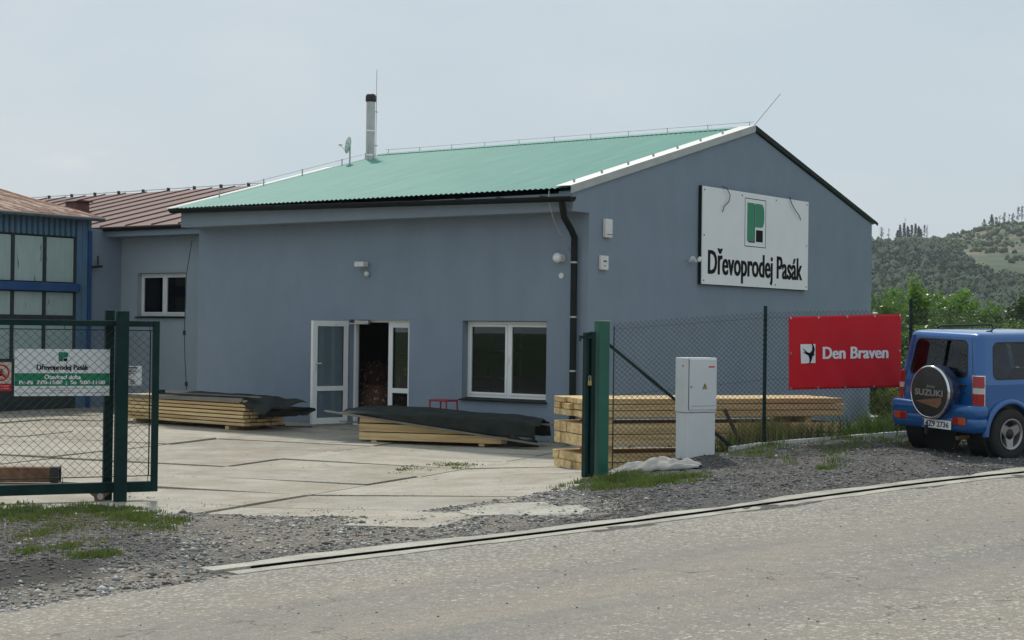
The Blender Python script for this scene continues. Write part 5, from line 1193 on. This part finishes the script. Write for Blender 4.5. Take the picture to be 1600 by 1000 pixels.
for sg in (-1, 1):
    psgrid(B, sg*.60, sg*.90, .98, 1.585, 14, 8)
    qh = rrect(.94, 1.60, 1.06, 1.515, .08) if sg > 0 else rrect(-1.60, -.94, 1.06, 1.515, .08)
    cell(B, min(sg*.90, sg*1.68), max(sg*.90, sg*1.68), .98, 1.585, qh)
    dh = rrect(1.76, 2.50, 1.04, 1.515, .05) if sg > 0 else rrect(-2.50, -1.76, 1.04, 1.515, .05)
    cell(B, min(sg*1.68, sg*2.52), max(sg*1.68, sg*2.52), .98, 1.585, dh)
    yy = -sg*.745; pl = [(-.42,.98),(-.42,.45)] 
    pl += [(-.41+0*0, .42)] if False else []
    arc = lambda cx_, r_=.415: [(cx_+r_*math.cos(a), .335+r_*math.sin(a)) for a in np.linspace(PI-.28, .15, 18)]
    poly = [(-.42,.98),(-.42,.46)]+arc(0)+[(.46,.38),(1.80,.38)]+arc(2.25)+[(2.75,.42),(2.75,.95),(1.6,.98)]
    B.add([Vector((x, yy, z)) for x, z in poly], [tuple(range(len(poly)))])
    xa = PS(2.52, 1.585).x; B.add([PS(sg*2.52, .98), Vector((xa+.34, yy, .98)), PS(sg*2.52, 1.585)], [(0,1,2)])
psgrid(B, -.797, .797, .45, .98, 48, 6)
# roof loops
N1 = []
sL = [x for x in np.linspace(-2.52, -.8, 10)]+[x for x in np.linspace(-.797, -.64, 7)]+[x for x in np.linspace(-.55, .55, 12)]+[x for x in np.linspace(.64, .797, 7)]+[x for x in np.linspace(.8, 2.52, 10)]
base_ = [PS(s, 1.585) for s in sL]; xf = base_[0].x
for y in np.linspace(-.55, .55, 9): base_.append(Vector((xf+.02, y, 1.585)))
n = len(base_); cx_ = .42; vs = []
for d, z in ((0,1.585),(.012,1.612),(.035,1.634),(.08,1.648),(.20,1.660),(.40,1.668),(.60,1.670)):
    vs += [Vector((cx_+(p.x-cx_)*(1-d/.85), p.y*(1-d/.64), z)) for p in base_]
B.add(vs, [(k*n+i, k*n+(i+1)%n, (k+1)*n+(i+1)%n, (k+1)*n+i) for k in range(6) for i in range(n)]+[tuple(range(6*n, 7*n))])
# bonnet and nose
B.grid(10, 8, lambda a, b_: Vector((1.62+1.13*a, -.70+1.4*b_, 1.0+.035*math.sin(PI*b_)-.05*a**3)))
B.add([Vector(p) for p in ((2.75,-.745,.42),(2.75,.745,.42),(2.75,.70,.95),(2.75,-.70,.95))], [(0,1,2,3)])
for sg in (-1,1): B.add([Vector((1.6,sg*.70,1.0)),Vector((2.75,sg*.70,.95)),Vector((2.75,sg*.745,.95)),Vector((1.6,sg*.745,.98))], [(0,1,2,3)])
import bmesh
def weld(o, dist=.0015):
    bm = bmesh.new(); bm.from_mesh(o.data); bmesh.ops.remove_doubles(bm, verts=bm.verts, dist=dist); bmesh.ops.recalc_face_normals(bm, faces=bm.faces); bm.to_mesh(o.data); bm.free()
body = B.build('body', M['carblue'], car); weld(body)
body.data.polygons.foreach_set('use_smooth', [True]*len(body.data.polygons)); body.data.set_sharp_from_angle(angle=R(38))
MB().box(-.40, 2.7, -.60, .60, .36, .42).build('floor_pan', M['black'], body)
# glass and rubber seals
def glaze(nm, hole, s0, s1, z0, z1, r_):
    big = rrect(s0-.018, s1+.018, z0-.018, z1+.018, r_+.018); mb = MB(); ringf(mb, big, hole, .003, .004); ringf(mb, hole, hole, .004, -.02); mb.build('window_seal', M['black'], car, smooth=True)
    MB().add([PS(*p, -.008) for p in hole], [tuple(range(len(hole)))]).build(nm, M['glass_car'], car)
glaze('rear_window', rh, -.54, .50, 1.07, 1.535, .07)
for sg in (-1, 1):
    for s0, s1, z0, z1, r_ in ((.94, 1.60, 1.06, 1.515, .08), (1.76, 2.50, 1.04, 1.515, .05)):
        a, b_ = (s0, s1) if sg > 0 else (-s1, -s0); glaze('side_window', rrect(a, b_, z0, z1, r_), a, b_, z0, z1, r_)
MB().add([Vector((xf+.34,-.70,1.0)),Vector((xf+.34,.70,1.0)),Vector((xf+.02,.60,1.60)),Vector((xf+.02,-.60,1.60))], [(0,1,2,3)]).build('windscreen', M['glass_car'], car)
# panel gaps
g = MB()
for s, z0, z1 in ((.605,.70,1.585),(-.605,.70,1.585),(1.68,.42,1.56),(2.75,.42,.98)):
    psgrid(g, s-.003, s+.003, z0, z1, 1, 12, .0012)
psgrid(g, 1.68, 2.75, .405, .41, 8, 1, .0012)
g.build('panel_gap', M['black'], body, kind='stuff')
# waist crease highlight strip under windows
# rear lights
for sg in (-1, 1):
    def SL(a, b_, z0, z1, o0, o1):
        return slab(min(sg*a, sg*b_), max(sg*a, sg*b_), z0, z1, o0, o1)
    tl = SL(.615, .775, .705, 1.105, .0, .016).build('tail_light', M['chrome'], car)
    SL(.627, .763, .945, 1.092, .0, .024).build('lens', M['lamp_red'], tl); SL(.627, .763, .872, .941, .0, .022).build('lens', M['lamp_clear'], tl, label='clear lens'); SL(.627, .763, .718, .868, .0, .024).build('lens', M['lamp_red'], tl)
# bumper
bp_ = []
for x in np.linspace(-.445, -.50, 4): bp_.append((x, -.80, 0, -1))
for t in np.linspace(0, PI/2, 9)[1:]: bp_.append((-.51-.15*math.sin(t), -.65-.15*math.cos(t), -math.sin(t), -math.cos(t)))
for y in np.linspace(-.6, .6, 13): bp_.append((-.66-.012*(1-(y/.65)**2), y, -1, 0))
for t in np.linspace(PI/2, 0, 9)[:-1]: bp_.append((-.51-.15*math.sin(t), .65+.15*math.cos(t), -math.sin(t), math.cos(t)))
for x in np.linspace(-.50, -.445, 4): bp_.append((x, .80, 0, 1))
prof = [(-.14,.722),(-.02,.715),(-.003,.695),(.004,.66),(.004,.56),(-.008,.545),(-.004,.53),(0,.45),(-.02,.385),(-.05,.36),(-.16,.355)]
n = len(prof); vs = [Vector((x+nx_*o, y+ny_*o, z)) for x, y, nx_, ny_ in bp_ for o, z in prof]
bum = MB().add(vs, [(i*n+k, i*n+k+1, (i+1)*n+k+1, (i+1)*n+k) for i in range(len(bp_)-1) for k in range(n-1)]).build('bumper', M['carblue'], car, smooth=50)
MB().cbox(-.60,-.42,-.62,.62,.40,.68).build('bumper_core', M['black'], bum)
for sg in (-1, 1):
    MB().cbox(-.682,-.655, min(sg*.42,sg*.64), max(sg*.42,sg*.64), .46,.555,.006).build('fog_light', M['lamp_amber' if True else 'lamp_red'], car)
    MB().cbox(-.684,-.655, min(sg*.42,sg*.53)+.001, max(sg*.42,sg*.53)-.001, .462,.553,.006).build('reflector', M['lamp_red'], car)
# wheel arches flares
for cx_ in (0, 2.25):
    for sg in (-1, 1):
        th = np.linspace(PI-.0, -.05, 28) if cx_ == 0 else np.linspace(PI+.1, -.1, 28)
        pr = [(.465,.0),(.462,.035),(.445,.055),(.41,.06),(.395,.05),(.392,.0),(.40,-.10)]
        if cx_ == 0: th = np.linspace(PI+.04, -.1, 28)
        n = len(pr); vs = [Vector((cx_+r_*math.cos(t), sg*(.742+o), .335+r_*math.sin(t)*1.0)) for t in th for r_, o in pr]
        MB().add(vs, [(i*n+k, i*n+k+1, (i+1)*n+k+1, (i+1)*n+k) for i in range(27) for k in range(n-1)]).build('wheel_arch', M['carblue'], car, smooth=45)
        MB().lathe([(.40,0),(.40,.30),(.05,.30)], 24, Matrix.Translation((cx_, sg*.70, .335)) @ Matrix.Rotation(PI/2*(1 if sg > 0 else -1),4,'X')).build('arch_liner', M['black'], car)
# wheels
def wheel(x, y, sg, zc=.335, nm='wheel'):
    Mw = Matrix.Translation((x, y, zc)) @ Matrix.Rotation(-PI/2*sg*-1, 4, 'X')
    pr = [(.20,-.09),(.24,-.10),(.30,-.10),(.325,-.085),(.335,-.06),(.337,0),(.335,.06),(.325,.085),(.30,.10),(.24,.103),(.205,.092),(.19,.085),(.19,-.085)]
    wl = MB().lathe(pr, 40, Mw, close=True).build(nm, M['rubber'], car, smooth=40)
    rm = MB().lathe([(.202,.095),(.205,.105),(.195,.107),(.175,.09),(.168,.02),(.165,-.08),(.19,-.085),(.20,-.08)], 36, Mw, close=True)
    rm.build('rim', M['rim'], wl, smooth=30)
    sp = MB()
    for k in range(3):
        a = 2*PI*k/3+.5; Mk = Mw @ Matrix.Rotation(a, 4, 'Z')
        sp.add([Mk @ Vector(p) for p in ((.035,-.075,.07),(.035,.075,.07),(.187,.045,.088),(.187,-.045,.088),(.035,-.08,.03),(.035,.08,.03),(.187,.052,.04),(.187,-.052,.04))], [(0,1,2,3),(4,7,6,5),(0,3,7,4),(1,5,6,2),(0,4,5,1),(2,6,7,3)])
    sp.build('spoke', M['rim'], wl)
    MB().lathe([(.07,.03),(.07,.075),(.045,.10),(.02,.105)], 18, Mw).build('hub', M['black'], wl, smooth=40)
    MB().lathe([(.16,.0),(.16,.01)], 18, Mw).build('brake_drum', M['black'], wl)
for x in (0, 2.25):
    for sg in (-1, 1): wheel(x, sg*.70, -sg if False else (1 if sg < 0 else -1))
# spare wheel with cover
Ms = Matrix.Translation((-.56, -.10, .86)) @ Matrix.Rotation(-PI/2, 4, 'Y')
spw = MB().lathe([(.30,0),(.345,.01),(.350,.06),(.350,.17),(.343,.195)], 48, Ms).build('spare_wheel', mat('spare_side', (.012,.022,.06), .22, .05, 3, coat=1), car, smooth=40)
MB().lathe([(.346,.180),(.352,.195),(.350,.210),(.338,.222),(.325,.222),(.325,.19)], 48, Ms, close=True).build('chrome_ring', M['chrome'], spw, smooth=True)
MB().lathe([(.324,.190),(.324,.221),(.30,.226),(.10,.232),(.001,.232)], 48, Ms).build('cover_face', mat('cover_face', (.022,.023,.024), .38, .3, 9), spw, smooth=40)
def RT(y, z, x=-.795): return Matrix(((0,0,-1,x),(-1,0,0,y),(0,1,0,z),(0,0,0,1)))
text_part('SUZUKI', M['rim'], spw, RT(-.105, .855), 1, bold=.03, fit=(.50,.085), ext=.001)
text_part('Jimny', M['rim'], spw, RT(-.14, .935), 1, bold=.01, fit=(.15,.05), ext=.001)
MB().add([Vector((-.796, y, z)) for y, z in ((.14,.735),(-.33,.80),(-.34,.73),(-.27,.66),(-.05,.70))], [(0,1,2,3,4)]).build('swoosh', mat('bronze', (.22,.10,.05), .35, .1, 5), spw)
text_part('Samurai', M['ink'], spw, RT(-.15, .725, -.798), 1, fit=(.18,.022), ext=.0005)
text_part('Jimny', M['chrome'], car, RT(-.50, .87, -.5225), 1, bold=.01, fit=(.15,.04), ext=.001)
# plate, wiper, handle, rail, hitch, exhaust
pt = MB().cbox(-.694,-.684,-.41,.11,.385,.50,.003).build('number_plate', M['print_white'], car)
text_part('4Z9 2736', M['sign_black'], pt, RT(-.165, .443, -.6955), 1, bold=.02, fit=(.42,.075), ext=.0005)
MB().box(-.6955,-.6941,.065,.107,.39,.495).build('country_band', M['blue'], pt)
MB().tube([(-.535,.16,1.06),(-.53,.05,1.08),(-.505,-.30,1.15)], [.012,.008,.005], 6).build('wiper', M['black'], car)
MB().cbox(-.55,-.515,-.50,-.38,.95,.98,.006).build('door_handle', M['black'], car)
MB().tube([(.0,.55,1.665),(.04,.55,1.70),(1.02,.55,1.71),(1.07,.55,1.67)], .014, 8).build('roof_rail', M['black'], car, smooth=True)
MB().tube([(-.08,-.42,1.655),(.0,-.42,1.665),(.03,-.42,1.70),(.12,-.42,1.72)], [.016,.014,.012,.008], 8).build('aerial', M['black'], car)
MB().bar((-.5,-.05,.34),(-.78,-.05,.33),.05,.05).lathe([(.02,.33),(.02,.39),(.028,.41),(.02,.43)], 10, Matrix.Translation((-.77,-.05,0))).build('tow_bar', M['black'], car)
MB().tube([(-.2,-.42,.30),(-.62,-.45,.28)], .028, 10).build('exhaust', M['rustbeam'], car)
MB().tube([(0,-.65,.335),(0,.65,.335)], .05, 10).lathe([(.05,-.12),(.13,-.06),(.13,.06),(.05,.12)], 14, Matrix.Translation((0,.0,.335)) @ Matrix.Rotation(PI/2,4,'X')).build('axle', M['black'], car)
# seats
for x, zt_ in ((.30,1.05),(1.15,1.15)):
    for y in (-.34,.34):
        st = MB().cbox(x-.42,x+.05,y-.24,y+.24,.50,.66,.04).cbox(x-.46,x-.32,y-.24,y+.24,.66,zt_,.04).build('seat', M['seat'], car)
        MB().cbox(x-.46,x-.36,y-.12,y+.12,zt_+.02,zt_+.20,.03).build('headrest', M['seat'], st)
MB().cbox(1.45,1.75,-.66,.66,.8,.99,.03).build('dashboard', M['seat'], car)
MB().lathe([(.17,0),(.185,.012),(.17,.024),(.155,.012)], 24, Matrix.Translation((1.30,.34,.95)) @ Matrix.Rotation(R(-65),4,'Y'), close=True).build('steering_wheel', M['black'], car)

# ------------------------------------------------------------------ bushes behind the fence
LB = [leafmat('leaf_bright', (.09,.19,.04), (.21,.33,.08), 1.5, .34, .4), leafmat('leaf_mid', (.07,.15,.045), (.17,.26,.085), 1.5, .34, .35), leafmat('leaf_dark', (.035,.08,.028), (.08,.14,.045), 1.2, .45, .2), leafmat('leaf_yellow', (.15,.20,.03), (.32,.32,.06), 2, .5, .3)]
def leafcloud(C, n, lsz, jit):
    """C (k,3) twig points; n leaves around them, each a folded quad"""
    i = rng.integers(0, len(C), n); P_ = C[i]+rng.normal(0, jit, (n,3)); a = rng.normal(0, 1, (n,3)); a[:,2] *= .6; a /= np.linalg.norm(a, axis=1)[:,None]
    b_ = rng.normal(0, 1, (n,3)); b_ = np.cross(a, b_); b_ /= np.linalg.norm(b_, axis=1)[:,None]; s = (lsz*rng.uniform(.6,1.4,n))[:,None]
    V = np.stack([P_-a*s*.5, P_+b_*s*.33, P_+a*s*.5, P_-b_*s*.33], 1); return V
def bush(name, lab, cat, px, D, ytop, wpx, style, mt, n, lsz, grp=None, zb=None):
    x, y = (px-800)/FPX*D, D; zb = h(x, y)+.02 if zb is None else zb; zt_ = CAMZ+(517.7+.0129*(px-800)-ytop)/FPX*D; H = zt_-zb; Wd = wpx/FPX*D; n = int(n*2.1); lsz *= 1.05; Wd *= 1.15 if style == 'dense' else 1
    t = thing(name, lab, cat, (x, y, zb), 0, grp); C = []; st = MB()
    ns = {'shoot': 16, 'dense': 26}[style]
    for k in range(ns):
        a = rng.uniform(0, 2*PI); r_ = Wd/2*math.sqrt(rng.uniform(0,1))
        if style == 'shoot': hh = H*(1-.45*(r_/(Wd/2))**1.5)*rng.uniform(.62,1.02)
        else: hh = H*(1-.5*(r_/(Wd/2))**2)*rng.uniform(.6,1.0)
        tip = Vector((math.cos(a)*r_, math.sin(a)*r_*.8, hh)); mid = Vector((tip.x*.45, tip.y*.45, hh*.5)); st.tube([(0,0,-.1), mid, tip], [.05*H/4,.025*H/4,.004], 5)
        for q in np.linspace(.12, 1, int(10+hh*6)):
            p = mid*(2*q) if q < .5 else mid+(tip-mid)*(2*q-1); rad = (.12+.55*(1-q)*q*1.6+.1)*Wd/3.2*(.8 if style == 'shoot' else 1.4)
            for _ in range(4): C.append((p.x+rng.normal(0, rad*.5), p.y+rng.normal(0, rad*.5), max(.05, p.z+rng.normal(0, rad*.4))))
    C = np.array(C); V = leafcloud(C, n, lsz, .10*H/4); V[:,:,2] = np.maximum(V[:,:,2], .02)
    F_ = np.arange(n*4).reshape(n, 4)
    st.build('trunk', M['bark'], t, smooth=True)
    o = npmesh('crown', V.reshape(-1,3), F_, mt, kind='stuff', parent=t); return t
G_ = 'bushes growing behind the fence'
for args in [('bush', 'dense low bush hard against the right corner of the building', 'bush', 1385, 42, 446, 80, 'dense', LB[1], 6500, .09),
 ('bush', 'tall light green bush with upright shoots, left of the tallest one', 'bush', 1432, 46, 418, 80, 'shoot', LB[0], 8000, .10),
 ('bush', 'tallest light green bush with pointed leafy shoots', 'bush', 1500, 48, 398, 95, 'shoot', LB[0], 10000, .10),
 ('bush', 'middle height bush filling the gap behind the bright fence post', 'bush', 1468, 43, 462, 90, 'dense', LB[1], 8000, .09),
 ('bush', 'mid green bush above the roof of the blue car', 'bush', 1545, 47, 462, 80, 'dense', LB[1], 7500, .10),
 ('bush', 'dark green bush at the right edge above the car', 'bush', 1592, 56, 452, 66, 'dense', LB[2], 7500, .11),
 ('bush', 'low dark bush between banner and car', 'bush', 1425, 38.5, 482, 100, 'dense', LB[1], 8500, .08),
 ('bush', 'low bush directly behind the car rear window', 'bush', 1485, 39, 466, 115, 'dense', LB[1], 8500, .08),
 ('bush', 'low bush behind the car roof', 'bush', 1555, 41, 474, 125, 'dense', LB[1], 8500, .08),
 ('bush', 'yellowish low hedge at the far right edge', 'bush', 1610, 44, 490, 100, 'dense', LB[3], 7000, .08),
 ('bush', 'low bush peeping between building corner and banner foot', 'bush', 1378, 39, 540, 46, 'dense', LB[1], 5000, .07),
 ('flowering_bush', 'yellow flowering weeds under the right end of the banner', 'bush', 1388, 36.5, 592, 44, 'dense', LB[3], 3000, .05),
 ('bush', 'pale bush standing beyond the low bushes near the corner', 'bush', 1400, 52, 448, 80, 'dense', LB[0], 6000, .10),
 ('bush', 'dark bush far right outside the car', 'bush', 1665, 50, 455, 110, 'dense', LB[2], 6500, .10)]:
    bush(*args, grp=G_)
# ------------------------------------------------------------------ hill with woods
Hx = [-200,150,200,231,243,262,284,400,600,1000]; Hh = [40,50,53,54,58,63,63,70,60,40]
def hz(x, y):
    H = np.interp(x, Hx, Hh); k = np.clip((y-360)/540, 0, 1); k = k*k*(3-2*k); b_ = np.clip((1300-y)/380, 0, 1); return H*k*b_*b_*(3-2*b_)*(1 if True else 0)+2.0*(fbm(x, y, .02, 4, 7)-.5)*k+1.2*(fbm(x, y, .12, 3, 17)-.5)*k-.25
hx, hy = np.meshgrid(np.arange(-200, 800, 6.), np.arange(330, 1320, 7.)); HZ = hz(hx.ravel(), hy.ravel()); nn = np.arange(hx.size).reshape(hx.shape)
Fh = np.stack([nn[:-1,:-1].ravel(), nn[:-1,1:].ravel(), nn[1:,1:].ravel(), nn[1:,:-1].ravel()], 1)
M['hill'] = mat('hill', (.055,.085,.036), .95, .4, .09, col2=(.15,.13,.085), c2amt=.9, c2scale=.018, c2range=(.50,.56), detail=9)
npmesh('hill', np.stack([hx.ravel(), hy.ravel(), HZ], 1), Fh, M['hill'], smooth=True, kind='structure')
bm = bmesh.new(); bmesh.ops.create_icosphere(bm, subdivisions=1, radius=1); bv0 = np.array([v.co[:] for v in bm.verts]); bf0 = np.array([[v.index for v in f.verts] for f in bm.faces]); bm.free()
def crowns(name, X, Y, Z, Rr, mt, tall=1.0):
    V = []; 
    for x, y, z, r_ in zip(X, Y, Z, Rr):
        d = 1+rng.uniform(-.38,.38,(len(bv0),1)); V.append(bv0*d*np.array([r_, r_, r_*tall*rng.uniform(.9,1.4)])+np.array([x, y, z+r_*tall*.7]))
    n = len(V); Fc = (bf0[None]+len(bv0)*np.arange(n)[:,None,None]).reshape(-1,3); return npmesh(name, np.vstack(V), Fc, mt, kind='stuff')
n = 8600; Y = np.sqrt(rng.uniform(375**2, 790**2, n)); px_ = rng.uniform(1240, 1740, n); X = (px_-800)/FPX*Y
lim = np.interp(px_, [1200,1440,1490,1540,1600,1800], [745,740,700,625,590,590])+40*(fbm(X, Y, .03, 3, 12)-.5)
k = (Y < lim); X, Y = X[k], Y[k]; ZZ = hz(X, Y); Rr = rng.uniform(1.5,3.4,len(X))*(.7+.7*fbm(X, Y, .04, 2, 44))
M['forest'] = leafmat('forest', (.010,.028,.016), (.040,.075,.030), .12, .9, .05)
print('forest', len(X))
crowns('forest', X, Y, ZZ, Rr*.86, M['forest'], 1.0)
nc = 52; u_ = rng.normal(0, 1, (len(X), nc, 3)); u_ /= np.linalg.norm(u_, axis=2)[:,:,None]; u_[:,:,2] = np.abs(u_[:,:,2])*1.15-.25
C = (np.stack([X, Y, ZZ+Rr*.75], 1)[:,None,:]+u_*Rr[:,None,None]*rng.uniform(.8,1.25,(len(X),nc,1))).reshape(-1,3)
i_ = rng.permutation(len(C)); V = leafcloud(C, len(C), .85, .12)
npmesh('forest', V.reshape(-1,3), np.arange(len(V)*4).reshape(-1,4), M['forest'], kind='stuff')
n = 4200; X = rng.uniform(180, 420, n); Y = rng.uniform(560, 905, n); px_ = 800+X/Y*FPX; k = (fbm(X, Y, .035, 3, 14) > .43) & (px_ < 1700); X, Y = X[k], Y[k]
crowns('hill_scrub', X, Y, hz(X, Y), rng.uniform(.5,1.5,len(X)), leafmat('scrub', (.03,.055,.02), (.09,.12,.04), .3, .8, .05), 1.0)
M['far_tree'] = leafmat('far_tree', (.015,.03,.018), (.035,.06,.028), .5, .7, .05)
def far_tree(px, hpx, kind, lab, grp, D=893):
    x = (px-800)/FPX*D; z = float(hz(np.array([x]), np.array([float(D)]))[0]); H = hpx/FPX*D*1.2
    t = thing('pine_tree' if kind != 'bare' else 'bare_tree', lab, 'tree', (x, D, z-.2), random.uniform(0, 6), grp)
    MB().tube([(0,0,0),(.1,0,H*.5),(0,.05,H)], [.16,.11,.03], 5).build('trunk', M['bark'], t)
    C = []
    if kind == 'full':
        for q in np.linspace(.12, 1, 26): C += [(rng.normal(0, (1-q)*1.0+.1), rng.normal(0, (1-q)*1.0+.1), q*H) for _ in range(8)]
    elif kind == 'thin':
        for q in np.linspace(.45, 1, 12): C += [(rng.normal(0, (1.1-q)*.9+.12), rng.normal(0, .4), q*H) for _ in range(5)]
    else:
        for q in np.linspace(.35, 1, 8): C += [(rng.normal(0, .35), rng.normal(0, .3), q*H) for _ in range(3)]
    V = leafcloud(np.array(C), {'full': 520, 'thin': 170, 'bare': 55}[kind], .75 if kind == 'full' else .6, .18)
    npmesh('crown', V.reshape(-1,3), np.arange(len(V)*4).reshape(-1,4), M['far_tree'], kind='stuff', parent=t)
for k, (px, hp) in enumerate(((1401,17),(1405,24),(1411,26),(1417,22),(1423,24),(1429,25),(1434,22),(1437,18))): far_tree(px, hp, 'full', ['leftmost','second','third','fourth','fifth','sixth','seventh','rightmost'][k]+' dark conifer in the dense clump on the ridge, counted from the left', 'conifers of the dark clump on the ridge')
far_tree(1376, 21, 'thin', 'thin lone conifer on the ridge nearest the building', 'lone trees on the ridge'); far_tree(1387, 20, 'bare', 'bare lone trunk just right of the thin conifer near the building', 'lone trees on the ridge')
far_tree(1443, 24, 'thin', 'tall thin pine just right of the dark clump', 'lone trees on the ridge'); far_tree(1447, 25, 'bare', 'bare stem beside the tall thin pine at the clump', 'lone trees on the ridge'); far_tree(1413, 32, 'bare', 'bare spire rising above the dark clump', 'lone trees on the ridge')
for k, (px, hp, kd) in enumerate(((1536,14,'thin'),(1548,18,'full'),(1555,15,'thin'),(1560,17,'bare'),(1568,21,'thin'),(1575,18,'bare'),(1581,19,'thin'),(1589,28,'thin'),(1595,29,'thin'),(1600,26,'bare'),(1609,25,'thin'),(1620,27,'thin'))):
    far_tree(px, hp, kd, ['first','second','third','fourth','fifth','sixth','seventh','eighth','ninth','tenth','eleventh','last'][k]+' from the left, '+{'thin': 'sparse pine in the row on the right ridge', 'bare': 'bare stem in the pine row on the right ridge', 'full': 'bushy dark pine in the row on the right ridge'}[kd], 'pines in the row along the right ridge')
# air
hzb = MB().box(-1450, 1450, -1450, 1450, -6, 110); m = bpy.data.materials.new('air'); m.use_nodes = True; nt = m.node_tree; nt.nodes.remove(nt.nodes['Principled BSDF'])
pv = nt.nodes.new('ShaderNodeVolumePrincipled'); pv.inputs['Color'].default_value = (.84,.91,1,1); pv.inputs['Density'].default_value = .00019; pv.inputs['Anisotropy'].default_value = 0
nt.links.new(pv.outputs[0], nt.nodes['Material Output'].inputs['Volume'])
hzb.build('haze', m, kind='stuff')
